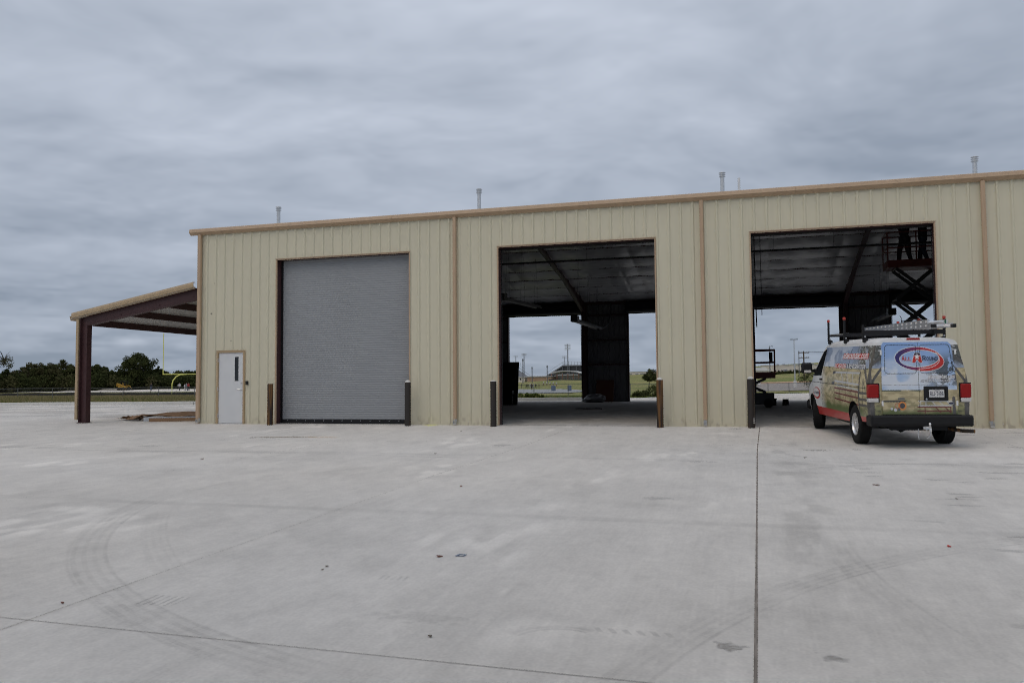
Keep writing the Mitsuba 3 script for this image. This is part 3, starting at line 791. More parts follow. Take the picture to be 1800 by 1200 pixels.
def scissor_lift(key, lab, x0, x1, y0, y1, zdeck, base_z, levels, rail):
    K = thing(key, lab, 'scissor lift')
    zt, xm = zdeck + rail, (x0 + x1) / 2
    g = gz(xm, y0)
    put(f'{K}__platform', cat(rbox(x0, x1, y0, y1, zdeck - .10, zdeck, .01), box(x0, x1, y0 - .012, y0, zdeck - .10, zdeck + .15), box(x0, x1, y1, y1 + .012, zdeck - .10, zdeck + .15), box(x0 - .012, x0, y0, y1, zdeck - .10, zdeck + .15), box(x1, x1 + .012, y0, y1, zdeck - .1, zdeck + .15)), 'lift_red')
    rails = []
    for z in (zdeck + rail * .52, zt):
        rails += [tube([(x0, y, z), (x1, y, z)], .024, 8) for y in (y0, y1)] + [tube([(x, y0, z), (x, y1, z)], .024, 8) for x in (x0, x1)]
    put(f'{K}__guard_rail', cat(rails), 'lift_red', 40)
    for x in np.linspace(x0, x1, 3):
        for y in (y0, y1):
            put(f'{K}__rail_post', bar((x, y, zdeck), (x, y, zt), .04, .04, up=(0, 1, 0)), 'lift_red')
    put(f'{K}__control_box', rbox(x1 - .22, x1 - .08, y0 + .02, y0 + .20, zdeck + rail * .5, zt - .1, .01), 'black_plastic')
    hz = (zdeck - .12 - base_z) / levels
    half = min(.62, (x1 - x0) / 2 - .1)
    for k in range(levels):
        za, zb = base_z + k * hz, base_z + (k + 1) * hz
        for y, s_ in ((y0 + .10, 1), (y1 - .10, -1)):
            put(f'{K}__scissor_arm', bar((xm - half, y, za), (xm + half, y, zb), .05, .11), 'lift_arm')
            put(f'{K}__scissor_arm', bar((xm + half, y + s_ * .06, za), (xm - half, y + s_ * .06, zb), .05, .11), 'lift_arm')
    put(f'{K}__cross_tube', cat([tube([(xm + s_ * half, y0 + .08, base_z + k * hz), (xm + s_ * half, y1 - .08, base_z + k * hz)], .03, 8) for k in range(levels + 1) for s_ in (-1, 1)] + [tube([(xm, y0 + .08, base_z + (k + .5) * hz), (xm, y1 - .08, base_z + (k + .5) * hz)], .035, 8) for k in range(levels)]), 'lift_arm', 40)
    put(f'{K}__chassis', rbox(x0 + .05, x1 - .05, y0 + .05, y1 - .05, g + .14, base_z - .02, .03), 'lift_arm')
    for x in (x0 + .28, x1 - .28):
        for y in (y0 + .02, y1 - .14):
            put(f'{K}__wheel', lathe([(0, y), (.15, y), (.19, y + .02), (.19, y + .10), (.15, y + .12), (0, y + .12)], 20, 'y', (x, 0, g + .19)), 'rubber', 30)


scissor_lift('scissor_lift', 'raised red scissor lift carrying two workers at the right of the van doorway', 4.36, 6.15, 8.9, 10.0, 5.10, .75, 4, 1.10)
scissor_lift('scissor_lift', 'lowered red scissor lift platform with bare rails at the left of the van doorway', -1.30, .70, 13.9, 15.0, 1.42, .74, 1, 1.06)
g = gz(.5, 17) + .012
put('storage_tote', cat(rbox(.30, .79, 16.8, 17.3, g, g + .26, .02), rbox(.28, .81, 16.78, 17.32, g + .26, g + .30, .01)), 'black_plastic', label='black lidded tote on the floor beyond the lowered lift', category='tote')
put('rubber_bucket', lathe([(0, g), (.16, g), (.125, g + .25), (.14, g + .27), (.115, g + .27), (.14, g + .03), (0, g + .03)], 24, 'z', (1.18, 17.1, 0)), 'black_plastic', 40, label='black upturned bucket right of the black tote', category='bucket')
W = thing('leaning_stack', 'stack of tall dark boards leaning inside the left of the middle doorway', 'board stack')
g = gz(-11.8, 18) + .012
for k, (xa, xb, h_, ya) in enumerate(((-12.5, -11.50, 2.14, 18.2), (-12.55, -11.58, 2.05, 18.0), (-12.4, -11.42, 1.28, 17.8), (-12.3, -11.66, 1.0, 17.7))):
    put(f'{W}__board', bar(((xa + xb) / 2, ya, g), ((xa + xb) / 2, ya + .35, g + h_), xb - xa, .05, up=(0, -1, 0)), 'black_plastic')
put(f'{W}__paper_label', cat(box(-11.60, -11.52, 17.62, 17.63, g + .55, g + .72), bar((-11.57, 17.55, g + .05), (-11.56, 17.57, g + .5), .02, .006, up=(0, 1, 0))), 'cloth_white')
put('leaning_board', bar((-8.05, 23.4, gz(-8, 23.4) + .012), (-8.05, 23.75, 1.38), .98, .03, up=(0, -1, 0)), 'rust_board', label='reddish brown board leaning on the back wall pillar inside', category='board')
rs = np.random.RandomState(5)
pm = m3.Manifold.batch_hull([m3.Manifold.sphere(.12, 10).translate([float(a), float(b), float(c)]) for a, b, c in np.c_[rs.uniform(-8.95, -7.75, 22), rs.uniform(22.2, 22.8, 22), .30 + rs.uniform(0, .18, 22)]] + [m3.Manifold.sphere(.12, 10).translate([-8.35 + .15 * k, 22.5, .62 + .05 * (k == 0)]) for k in (-1, 0, 1)])
pm = mf(pm.refine_to_length(.08))
pm.vertices = pm.vertices * [1, 1, .78] + [0, 0, .04] + (pm.vertices - pm.vertices.mean(0)) * (.95 * (meshkit.fbm(pm.vertices * 5, 3, 2) - .5))[:, None]
put('wrapped_bundle', pm, 'plastic_wrap', False, label='crumpled bundle in clear plastic sheet on the floor before the pillar', category='bundle')
rs = np.random.RandomState(8)
put('dropped_hose', cat(tube([(-7.3 + .09 * k, 12.2 + .25 * math.sin(k * .8) + .1 * math.cos(k * 2.1), gz(-7, 12.2) + .035) for k in range(14)], .022, 8)), 'black_plastic', True, label='dark loose hose lying on the floor inside the middle doorway', category='hose')
# materials lying under the canopy
Q = 'cardboard'
sh = []
for k, (x0, y0, x1, y1, w, z, tilt) in enumerate(((-20.2, 2.0, -15.9, 4.6, 1.0, .10, .10), (-20.0, 1.4, -16.0, 3.9, .6, .16, .05))):
    n = 16
    v, f = [], []
    d = np.array([x1 - x0, y1 - y0]) / math.dist((x0, y0), (x1, y1))
    s = np.array([-d[1], d[0]])
    for i in range(n + 1):
        c = np.array([x0 + (x1 - x0) * i / n, y0 + (y1 - y0) * i / n])
        for j in range(5):
            q = c + s * w * (j / 4 - .5)
            v.append([*q, gz(*q) + z + .05 * math.sin(i * .9 + j) * (i < 6) + tilt * (j / 4) - (.09 if i == 0 else 0) + .012 * rs.rand()])
    for i in range(n):
        for j in range(4):
            a_ = i * 5 + j
            f += [[a_, a_ + 5, a_ + 6], [a_, a_ + 6, a_ + 1]]
    top = np.array(v)
    bot = top - [0, 0, .012]
    m_ = len(top)
    rim = [i for i in range(0, 5)] + [i * 5 + 4 for i in range(1, n + 1)] + [n * 5 + j for j in range(3, -1, -1)] + [i * 5 for i in range(n - 1, 0, -1)]
    ff = f + [[a_ + m_ for a_ in t[::-1]] for t in f]
    for a_, b_ in zip(rim, rim[1:] + rim[:1]):
        ff += [[a_, b_, b_ + m_], [a_, b_ + m_, a_ + m_]]
    sh.append(tm(np.vstack([top, bot]), ff))
put('cardboard_sheet', cat(sh[0]), 'cardboard', label='large crumpled cardboard sheet lying beneath the canopy', category='cardboard sheet')
put('cardboard_sheet', cat(sh[1]), 'cardboard', label='narrow cardboard sheet folded over the metal channels beneath the canopy', category='cardboard sheet')
crum = []
for k in range(4):
    a0 = np.array([-21.0 + .32 * k, 1.7 - .15 * k, .0])
    v = [a0 + np.array([i * .16, j * .22, .05 + .14 * rs.rand() * (1 - abs(i - 2) / 3)]) for i in range(5) for j in range(3)]
    f = [t for i in range(4) for j in range(2) for t in ([i * 3 + j, i * 3 + j + 3, i * 3 + j + 4], [i * 3 + j, i * 3 + j + 4, i * 3 + j + 1])]
    crum.append(tm(v, f))
put('cardboard_scrap', cat(crum), 'cardboard', label='torn crumpled cardboard at the left end of the canopy materials', category='cardboard scrap')
for k, (off, m_, lab) in enumerate(((0, 'galvanized', 'pale metal channel lying nearest the camera beneath the canopy'), (.16, 'galvanized', 'second metal channel lying behind the pale one beneath the canopy'))):
    p0, p1 = np.array([-19.15 - .1 * k, .88 + off * 1.1, .075]), np.array([-15.9, 2.9 + off, .075])
    d = (p1 - p0) / np.linalg.norm(p1 - p0)
    s = np.cross(d, [0, 0, 1])
    U = Polygon([(-.07, -.065), (.07, -.065), (.07, .075), (.058, .075), (.058, -.053), (-.058, -.053), (-.058, .075), (-.07, .075)])
    put('metal_channel', axes(ext(U, float(np.linalg.norm(p1 - p0))), s, (0, 0, 1), d, p0), m_, label=lab, category='metal channel')
p0 = np.array([-18.9, .80, .07])
put('wood_plank', bar(p0 + np.array([0, .02, 0]), (-17.4, 1.62, .07), .02, .11), 'cardboard', label='short brown cardboard strip along the front channel beneath the canopy', category='cardboard strip')

# small litter on the yard


def litter(key, x, y, size, m, lab, cat_, seed):
    r = np.random.RandomState(seed)
    pts = [m3.Manifold.sphere(.004, 6).translate([float(q[0]) * size, float(q[1]) * size * .6, float(abs(q[2])) * size * .3 + .004]) for q in r.uniform(-.5, .5, (6, 3))]
    mm = mf(m3.Manifold.batch_hull(pts))
    mm.apply_translation((x, y, gz(x, y) + .003))
    put(key, mm, m, label=lab, category=cat_)


litter('red_scrap', 1.56, -13.71, .05, 'red_plastic', 'small red plastic scrap on the concrete in front of the van', 'scrap', 1)
litter('dead_leaf', -2.63, -15.05, .07, 'rust_board', 'brown dead leaf on the concrete left of the small blue scrap', 'leaf', 2)
scr_ = axes(ext(Polygon([(-.035, -.04), (.035, -.03), (.04, .04), (-.03, .045)]).difference(Polygon([(-.026, -.028), (.026, -.02), (.03, .03), (-.02, .035)])), .003), (1, 0, 0), (0, 1, 0), (0, 0, 1), (-2.47, -14.96, gz(-2.47, -14.96) + .004))
put('blue_scrap', scr_, 'blue_pad', label='small blue plastic clip lying right of the dead leaf', category='scrap')
for k, (x, y, s) in enumerate(((-4.68, -16.99, .05), (-3.4, -15.59, .04), (-3.38, -15.70, .03), (1.46, -9.87, .16), (-1.9, -17.05, .06), (.75, -6.6, .1), (-9.9, -8.5, .12), (-14.5, -12.0, .10), (2.2, -10.9, .05), (-3.9, -11.0, .08), (-7.2, -1.9, .1), (-5.9, -6.9, .07))):
    litter('pebble', x, y, s * .55, 'sealant' if k % 3 else 'rust_board', ['dark pebble near the crossing of two saw cuts', 'dark pebble in the left foreground', 'tiny dark pebble just below another', 'flat dark scrap on the concrete before the van', 'brown pebble low in the middle foreground', 'small dark bit of debris behind the van',
             'dark debris far out on the left of the yard', 'dark twig on the far left of the yard', 'dark pebble at the right of the yard', 'dark pebble on the middle of the yard', 'dark bit of debris by the wall left of the middle doorway', 'brown bit of debris out in front of the middle doorway'][k], 'debris', 10 + k)
# ------------------------------------------------------------------ the van (x forward from the rear axle, y to its left, z up from the road)
VPOS, VHD, VPT = np.array([2.715, -3.707, -.128]), .165 + PI / 2, .0356
_rz = np.array([[math.cos(VHD), -math.sin(VHD), 0], [math.sin(VHD), math.cos(VHD), 0], [0, 0, 1]])
_ry = np.array([[math.cos(VPT), 0, -math.sin(VPT)], [0, 1, 0], [math.sin(VPT), 0, math.cos(VPT)]])
VS = 0.92
VR = _rz @ _ry @ np.diag([1, VS, 1])
V = thing('cargo_van', 'white cargo van wrapped in a printed ranch scene, parked nose in at the third doorway', 'van')


def vput(key, mesh, m, smooth=False, **lab):
    mm = tm(np.asarray(mesh.vertices) @ VR.T + VPOS, mesh.faces)
    return put(key, mm, m, smooth, **lab)


def vloc(p):
    q = [p.x - VPOS[0], p.y - VPOS[1], p.z - VPOS[2]]
    return [sum(float(VR[i, j]) * q[i] for i in range(3)) / (VS * VS if j == 1 else 1.0) for j in range(3)]


def seg(u, v, u0, v0, u1, v1, w):
    """1 inside a painted line of width w."""
    du, dv = u1 - u0, v1 - v0
    t = dr.clip(((u - u0) * du + (v - v0) * dv) / (du * du + dv * dv), 0, 1)
    return smoothstep(w / 2 + .004, w / 2 - .004, dr.sqrt(dr.square(u - u0 - t * du) + dr.square(v - v0 - t * dv)))


def scenery(u, z, hz, blue, horizon):
    """Printed sky, clouds, dry grass and green foot."""
    up = smoothstep(hz, hz + .95, z)
    sky = mix(horizon, blue, up)
    cl = smoothstep(.46, .70, fbm(u * 2.6 + 3, z * 5.2, 4, 4)) * smoothstep(hz + .75, hz + .15, z)
    sky = mix(sky, (.66, .71, .78), .75 * cl)
    gr = mix((.55, .47, .28), (.36, .30, .17), smoothstep(.3, .7, fbm(u * 7, z * 20, 1, 4)))
    gr = mix(gr, (.20, .19, .09), .55 * smoothstep(.56, .68, fbm(u * 5 + 4, z * 9, 8, 4)) * smoothstep(hz - .02, hz - .2, z))
    gr = mix(gr, (.10, .11, .07), smoothstep(.035, .02, dr.abs(z - hz)) * smoothstep(.5, .62, noise(u * 7, 3)))
    gr = mix(gr, (.12, .15, .05), smoothstep(.80, .66, z + .08 * (noise(u * 6, 2) - .5)))
    return mix(gr, sky, smoothstep(hz - .006, hz + .006, z))


def side_print(p, n, uv):
    x, y, z = vloc(p)
    x = x - dr.maximum(.965 - dr.abs(y), 0) * smoothstep(-.90, -.96, x)      # the print runs on round the rear corner
    c = scenery(x, z, 1.50, (.13, .20, .34), (.30, .36, .47))
    # live oak at the rear end
    lf = smoothstep(.34, .43, fbm(x * 9, z * 11, 3, 4)) * smoothstep(1.42, 1.66, z + .35 * (noise(x * 3, z * 3, 9) - .5)) * smoothstep(.35, -.25, x + .25 * (noise(z * 5, x * 4, 2) - .5))
    c = mix(c, mix((.028, .030, .022), (.13, .13, .105), noise(x * 34, z * 34)), .95 * lf)
    c = mix(c, (.62, .64, .66), .55 * lf * smoothstep(.66, .74, noise(x * 30 + 7, z * 30, 5)))
    c = mix(c, mix((.10, .10, .06), (.30, .30, .14), noise(x * 30, z * 30, 3)), smoothstep(.86, .78, z + .08 * noise(x * 12, 4)) * smoothstep(-.5, -.7, x) * smoothstep(.56, .58, z))
    bark = mix((.05, .046, .042), (.15, .14, .13), fbm(x * 22, z * 12, 2))
    for a in ((-1.00, .60, -.97, 1.20, .20), (-.97, 1.16, -.86, 1.90, .15), (-.96, 1.14, -.52, 1.58, .09), (-.92, 1.46, -1.16, 1.74, .06), (-.64, 1.44, -.36, 1.72, .04), (-.84, 1.5, -.66, 1.86, .04), (-1.0, 1.2, -1.2, 1.5, .05)):
        c = mix(c, bark, seg(x, z, *a))
    # pale ranch gate, maroon rails, dark posts
    gate = mi.Float(0)
    for a in ((1.42, 1.385, -.32, 1.40, .035), (1.40, 1.20, -.36, 1.175, .035), (1.30, 1.12, -.36, 1.07, .025), (.95, 1.38, .75, 1.20, .03), (.55, 1.38, .40, 1.19, .03), (.15, 1.39, .02, 1.18, .03), (1.2, 1.19, 1.05, 1.1, .02), (.8, 1.19, .7, 1.09, .02), (.35, 1.18, .28, 1.08, .02), (0, 1.18, -.05, 1.08, .02)):
        gate = dr.maximum(gate, seg(x, z, *a))
    c = mix(c, (.50, .52, .56), gate * .85)
    red = mi.Float(0)
    for a in ((1.40, 1.055, -.40, 1.03, .035), (1.40, .95, -.42, .915, .032), (1.40, .83, -.42, .78, .032), (1.0, 1.05, .95, .80, .022), (.55, 1.04, .52, .80, .022), (.15, 1.03, .0, .79, .022), (-.15, 1.03, -.3, .78, .022)):
        red = dr.maximum(red, seg(x, z, *a))
    c = mix(c, (.15, .035, .035), red)
    post = mi.Float(0)
    for a in ((-.40, .62, -.38, 1.40, .075), (-.64, .80, -.62, 1.28, .03), (-.40, 1.02, -1.0, 1.03, .05), (-.40, .90, -1.0, .90, .05), (-.40, .79, -1.0, .79, .05), (-.62, 1.26, -.78, 1.1, .03), (1.45, 1.385, 1.62, 1.37, .06), (1.45, 1.16, 1.62, 1.15, .06)):
        post = dr.maximum(post, seg(x, z, *a))
    c = mix(c, (.085, .08, .078), post)
    # the print stops at the front door
    c = mix(c, (.68, .68, .67), smoothstep(2.1, 2.75, x + .25 * (noise(z * 5, x * 3, 4) - .5)) * smoothstep(1.55, 1.35, z) + smoothstep(2.62, 2.66, x) * smoothstep(1.4, 1.5, z))
    c = mix(c, (.43, .035, .03), smoothstep(.575, .567, z) * smoothstep(3.42, 3.38, x))
    c = mix(c, (.72, .72, .71), smoothstep(1.925, 1.935, z))
    return c


def rear_print(p, n, uv):
    x, y, z = vloc(p)
    c = scenery(-y, z, 1.095, (.25, .40, .70), (.40, .53, .72))
    bank = smoothstep(.42, .60, fbm(y * 3.4 + 9, z * 6.0, 6, 4)) * smoothstep(1.72, 1.45, z) * smoothstep(1.12, 1.22, z)
    c = mix(c, (.70, .73, .77), .8 * bank)
    c = mix(c, (.06, .06, .055), seg(-y, z, -.71, .885, -.28, .885, .030))
    spr = smoothstep(.46, .53, fbm(y * 13, z * 15, 3, 4)) * smoothstep(-.12, -.50, y + .2 * (noise(z * 5, 1) - .5)) * smoothstep(1.10, 1.25, z) * smoothstep(1.86, 1.55, z)
    c = mix(c, (.045, .05, .045), .88 * spr)
    gate = mi.Float(0)
    for a in ((-.02, .885, .62, .885, .018), (-.02, .80, .62, .80, .020), (.02, .88, -.01, .8, .018), (.12, .88, .12, .8, .018), (.24, .88, .31, .8, .018), (.38, .88, .46, .8, .018), (.52, .88, .6, .8, .018)):
        gate = dr.maximum(gate, seg(-y, z, *a))
    c = mix(c, (.55, .57, .6), .85 * gate)
    red = mi.Float(0)
    for a in ((-.04, .775, .60, .775, .018), (-.04, .70, .60, .70, .018), (.10, .775, .10, .66, .018), (.30, .775, .40, .67, .018), (.48, .775, .58, .68, .018), (.59, .775, .59, .66, .018)):
        red = dr.maximum(red, seg(-y, z, *a))
    c = mix(c, (.15, .03, .03), red)
    c = mix(c, (.10, .095, .09), seg(-y, z, .66, .64, .655, .94, .06))
    # the printed service tools: a coil of orange hose, gauges and two small pale bottles
    def disc(u0, z0, r0, r1):
        d_ = dr.sqrt(dr.square(-y - u0) + dr.square(z - z0))
        return smoothstep(r1, r1 - .008, d_) * (smoothstep(r0 - .008, r0, d_) if r0 > 0 else 1.0)
    c = mix(c, (.06, .06, .065), disc(-.34, .82, 0, .075))
    c = mix(c, (.62, .24, .06), disc(-.335, .80, .055, .085))
    c = mix(c, (.45, .08, .05), disc(-.43, .80, .045, .058) * .8)
    c = mix(c, (.55, .56, .58), dr.maximum(disc(-.47, .725, 0, .035), disc(-.54, .745, 0, .028)))
    c = mix(c, (.10, .11, .12), dr.maximum(disc(-.40, .735, 0, .03), seg(-y, z, -.40, .93, -.30, .93, .035)))
    return c


mat('van_side_print', pr(proc(side_print), 0.25, spec=0.5, clearcoat=0.5))
mat('van_rear_print', pr(proc(rear_print), 0.25, spec=0.5, clearcoat=0.5))
mat('van_white', pr((.70, .70, .70), 0.22, spec=0.5, clearcoat=0.7))
ring_col = lambda p, n, uv: (lambda y: mix(mix((.035, .03, .15), (.20, .03, .10), smoothstep(.40, .05, y)), (.55, .03, .03), smoothstep(.08, -.20, y)))(vloc(p)[1])
mat('logo_ring', pr(proc(ring_col), 0.3, spec=0.5))
mat('print_white', pr((.76, .76, .76), 0.35))
mat('print_red', pr((.50, .035, .03), 0.35))
mat('print_maroon', pr((.16, .03, .03), 0.35))
mat('print_navy', pr((.03, .032, .07), 0.35))
mat('plate_white', pr((.62, .62, .61), 0.4))

wside = lambda z: np.interp(z, [.40, .60, .80, .95, 1.15, 1.35, 1.6, 1.9, 2.1], [.925, .972, .990, .996, .986, .958, .893, .812, .77])
ztop = lambda x: np.interp(x, [-1.0, -.8, 0, 2.0, 2.45, 2.72, 2.9, 3.48, 3.60, 4.05, 4.20, 4.28], [2.055, 2.075, 2.09, 2.09, 2.075, 2.03, 1.92, 1.27, 1.21, 1.06, .98, .86])
wfac = lambda x: np.interp(x, [-1.0, -.9, -.6, 2.5, 3.4, 4.0, 4.2, 4.28], [.968, .99, 1, 1, .99, .94, .88, .82])
zbot = lambda x: np.interp(x, [-1, -.5, .5, 3.0, 4.0, 4.28], [.50, .47, .40, .38, .42, .50])
NS, NR = 22, 9


def section(x):
    """Half section from the sill over the side and round to the roof's centre: (half width, height)."""
    zt, zb = ztop(x), zbot(x)
    zs = zt - min(.135, .35 * (zt - zb))
    k = wfac(x)
    side = [(wside(z) * k, z) for z in np.linspace(zb, zs, NS)]
    w0 = side[-1][0]
    roof = [(w0 * (math.cos(t) ** .42), zs + (zt - zs) * (math.sin(t) ** .75)) for t in np.linspace(0, PI / 2, NR + 1)[1:]]
    return side + roof


def lean(x, z):
    """The rear face leans forward a little."""
    return x + (.075 * max(z - .6, 0) / 1.4) * max(0, 1 - (x + 1.0) / .35)


SX = [-1.0, -.965, -.90, -.78, -.6, -.3, 0, .4, .8, 1.2, 1.6, 2.0, 2.25, 2.45, 2.6, 2.72, 2.82, 2.95, 3.1, 3.25, 3.4, 3.48, 3.56, 3.7, 3.9, 4.05, 4.14, 4.20, 4.25, 4.28]


def van_shell():
    rows = []
    for x in SX:
        h = section(x)
        full = [(w, z) for w, z in h] + [(-w, z) for w, z in h[-2::-1]]
        rows.append([(lean(x, z), y, z) for y, z in full])
    m = len(rows[0])
    v = np.array([q for r in rows for q in r])
    f = []
    for i in range(len(rows) - 1):
        for j in range(m):
            a, b, c, d = i * m + j, i * m + (j + 1) % m, (i + 1) * m + (j + 1) % m, (i + 1) * m + j
            f += [[a, b, c], [a, c, d]]
    n0 = len(v)
    v = np.vstack([v, v[:m].mean(0), v[-m:].mean(0)])
    for j in range(m):
        f += [[n0, (j + 1) % m, j], [n0 + 1, (len(rows) - 1) * m + j, (len(rows) - 1) * m + (j + 1) % m]]
    t = trimesh.Trimesh(v, f, process=True)
    t.fix_normals()
    return t


shell = fm(van_shell())
for ax in (0, 3.505):
    for sg in (1, -1):
        c_ = m3.Manifold.cylinder(.42, .445, .445, 40).rotate([90, 0, 0]).translate([ax, 1.05 if sg > 0 else -.63, .40])
        low = m3.Manifold.cube([.89 * .98, .42, .5]).translate([ax - .436, .63 if sg > 0 else -1.05, -.1])
        shell = shell - c_ - low
shell = mf(shell)
fc, fn_ = shell.triangles_center, shell.face_normals
zr = fc[:, 2]
is_roof = (zr > 1.945) | (fn_[:, 2] > .62)
is_well = (fc[:, 2] < .87) & ((np.hypot(fc[:, 0], fc[:, 2] - .40) < .452) | (np.hypot(fc[:, 0] - 3.505, fc[:, 2] - .40) < .452)) & (np.abs(fn_[:, 1]) < .5) | ((np.abs(fc[:, 1]) < .70) & (fc[:, 2] < .86) & (np.abs(fn_[:, 1]) > .9))
is_front = (fc[:, 0] > 2.70) & ~((np.abs(fn_[:, 1]) > .6))
under = fn_[:, 2] < -.7
sub = lambda msk: shell.submesh([np.nonzero(msk)[0]], append=True, repair=False)
white = is_roof | is_front
vput(f'{V}__body_side', sub(~white & ~is_well & ~under), 'van_side_print', 40, label='printed body sides with oak tree, dry grass and red sill')
vput(f'{V}__roof_and_hood', sub(white & ~is_well & ~under), 'van_white', 40)
vput(f'{V}__wheel_well', sub(is_well), 'black_plastic')
vput(f'{V}__underbody', cat(sub(under & ~is_well), box(-.7, 3.2, -.45, -.35, .33, .48), box(-.7, 3.2, .35, .45, .33, .48), tube([(0, -.85, .385), (0, .85, .385)], .05, 10), lathe([(0, -.14), (.10, -.12), (.155, 0), (.10, .12), (0, .14)], 16, 'y', (0, .02, .37)), box(-.3, .6, -.3, .3, .36, .5), rbox(1.0, 2.2, .3, .75, .30, .46, .05)), 'black_steel')


def surf(x, z, sg, off=0.006):
    """A point on the van's flank."""
    return (x, sg * (wside(z) * wfac(x) + off), z)


def flank_patch(poly, sg, off, step=.06):
    """A polygon in (x, z) laid on the flank."""
    out = []
    x0, z0, x1, z1 = poly.bounds
    for x in np.arange(x0, x1, step * 4):
        for z in np.arange(z0, z1, step):
            c = poly.intersection(sbox(x, z, x + step * 4, z + step))
            for g_ in getattr(c, 'geoms', [c]):
                if g_.geom_type == 'Polygon' and g_.area > 1e-7:
                    v, f = trimesh.creation.triangulate_polygon(g_, engine='earcut')
                    f = np.asarray(f)
                    out.append(tm([surf(a, b, sg, off) for a, b in v], f[:, ::-1] if sg > 0 else f))
    return cat(out)


gl = Polygon([(2.56, 1.905), (2.60, 1.29), (3.36, 1.27), (2.82, 1.84)]).buffer(-.02).buffer(.02)
for sg in (1, -1):
    vput(f'{V}__front_window', flank_patch(gl, sg, .004), 'dark_glass', True)
    lines = [LineString([(2.47, 1.90), (2.47, .60)]), LineString([(3.40, 1.22), (3.44, .95)]), LineString([(-.95, 1.125), (3.9, 1.125)]), LineString([(.55, 1.88), (.55, .95)])]
    vput(f'{V}__door_seam', cat([flank_patch(l.buffer(.006, cap_style=2), sg, .0025) for l in lines]), 'black_plastic')
    vput(f'{V}__door_handle', cat(rbox(2.50, 2.68, min(sg * .975, sg * 1.005), max(sg * .975, sg * 1.005), 1.185, 1.225, .008)), 'black_plastic')
    # mirror: a big black towing mirror on two arms
    mx, my = 3.12, sg * 1.20
    mm = vput(f'{V}__side_mirror', cat(rbox(mx - .08, mx + .05, min(my - sg * .13, my + sg * .13), max(my - sg * .13, my + sg * .13), 1.33, 1.58, .035), bar((mx, sg * .95, 1.36), (mx, my, 1.40), .06, .05), bar((mx, sg * .93, 1.30), (mx, sg * 1.0, 1.42), .16, .05)), 'black_plastic', 40)
    vput(f'{mm}__lower_glass', rbox(mx - .086, mx - .06, min(my - sg * .10, my + sg * .08), max(my - sg * .10, my + sg * .08), 1.345, 1.405, .01), 'lamp_clear')
v, f = [], []
for i, x in enumerate(np.linspace(2.80, 3.44, 8)):
    h = section(x)[NS + 1:]
    full = [(w, z) for w, z in h] + [(-w, z) for w, z in h[-2::-1]]
    v += [(x + .004, y * .985, z + .005) for y, z in full]
    if i:
        m_ = len(full)
        f += [t for j in range(m_ - 1) for t in ([(i - 1) * m_ + j, i * m_ + j, i * m_ + j + 1], [(i - 1) * m_ + j, i * m_ + j + 1, (i - 1) * m_ + j + 1])]
vput(f'{V}__windshield', tm(v, f), 'dark_glass', True)
vput(f'{V}__front_bumper', rbox(4.10, 4.36, -.92, .92, .42, .66, .05), 'black_plastic', 40)
vput(f'{V}__grille', rbox(4.24, 4.30, -.45, .45, .70, .92, .02), 'black_plastic')
for sg in (1, -1):
    vput(f'{V}__headlight', rbox(4.18, 4.28, min(sg * .48, sg * .74), max(sg * .48, sg * .74), .70, .92, .02), 'lamp_clear')

# rear doors: two leaning panels with stamped window outlines
RX = lambda z: -1.0 + .075 * max(z - .6, 0) / 1.4
rear_axes = lambda mesh, off: tm([(RX(q[1]) - off - q[2], -q[0], q[1]) for q in np.asarray(mesh.vertices)], np.asarray(mesh.faces))


def rput(key, poly, depth, off, m, **lab):
    """A flat piece on the rear doors; poly in (to the right as seen from behind, up)."""
    me = rear_axes(ext(poly, depth), off)
    me.fix_normals()
    return vput(key, me, m, **lab)


DL = Polygon([(-.715, .645), (-.004, .645), (-.004, 1.985), (-.66, 1.985), (-.70, 1.93), (-.715, 1.3)])
DRt = Polygon([(.004, .645), (.725, .645), (.725, 1.25), (.640, 1.93), (.585, 1.985), (.004, 1.985)])
for nm, D_, wp in (('left', DL, Polygon([(-.655, 1.40), (-.035, 1.40), (-.035, 1.935), (-.635, 1.935)])), ('right', DRt, Polygon([(.035, 1.40), (.665, 1.40), (.60, 1.935), (.035, 1.935)]))):
    dk = rput(f'{V}__rear_door', D_, .018, .004, 'van_rear_print')
    w_ = wp.buffer(-.06).buffer(.06)
    rput(f'{dk}__window_outline', w_.buffer(.004).difference(w_.buffer(-.004)), .003, .0225, 'black_plastic')
    sx = -1 if nm == 'left' else 1
    for z in (.80, 1.75):
        rput(f'{dk}__hinge', sbox(min(sx * .700, sx * .735), z, max(sx * .700, sx * .735), z + .09), .012, .020, 'van_white')
rput(f'{V}__belt_crease', sbox(-.72, 1.185, .72, 1.190), .002, .0225, 'sealant')
rput(f'{V}__door_gap', sbox(-.0035, .645, .0035, 1.985), .019, .003, 'black_plastic')

# round-cornered logo: two swooshes of a ring with white edges, the firm's name across
E0 = affinity.rotate(affinity.scale(Point(0, 0).buffer(1, 64), .455, .215), 0)
E1 = affinity.translate(affinity.rotate(affinity.scale(Point(0, 0).buffer(1, 64), .385, .162), 5.5), .012, .004)
o_ = (.012, 1.672)
ring = affinity.translate(affinity.rotate(E0.difference(E1), -3.5, origin=(0, 0)), *o_)
LG = numbered(f'{V}__logo')
rput(LG, ring.buffer(.011), .0012, .0225, 'print_white', label='oval printed logo ringed in blue and red on the rear doors')
rput(f'{LG}__ring', ring, .0012, .0240, 'logo_ring')
tail = affinity.translate(affinity.rotate(affinity.scale(Point(0, 0).buffer(1, 64), .47, .205), -6, origin=(0, 0)), .025, 1.655).difference(affinity.translate(affinity.rotate(affinity.scale(Point(0, 0).buffer(1, 64), .455, .208), -6, origin=(0, 0)), -.035, 1.695)).intersection(sbox(.02, 1.4, .6, 1.80))
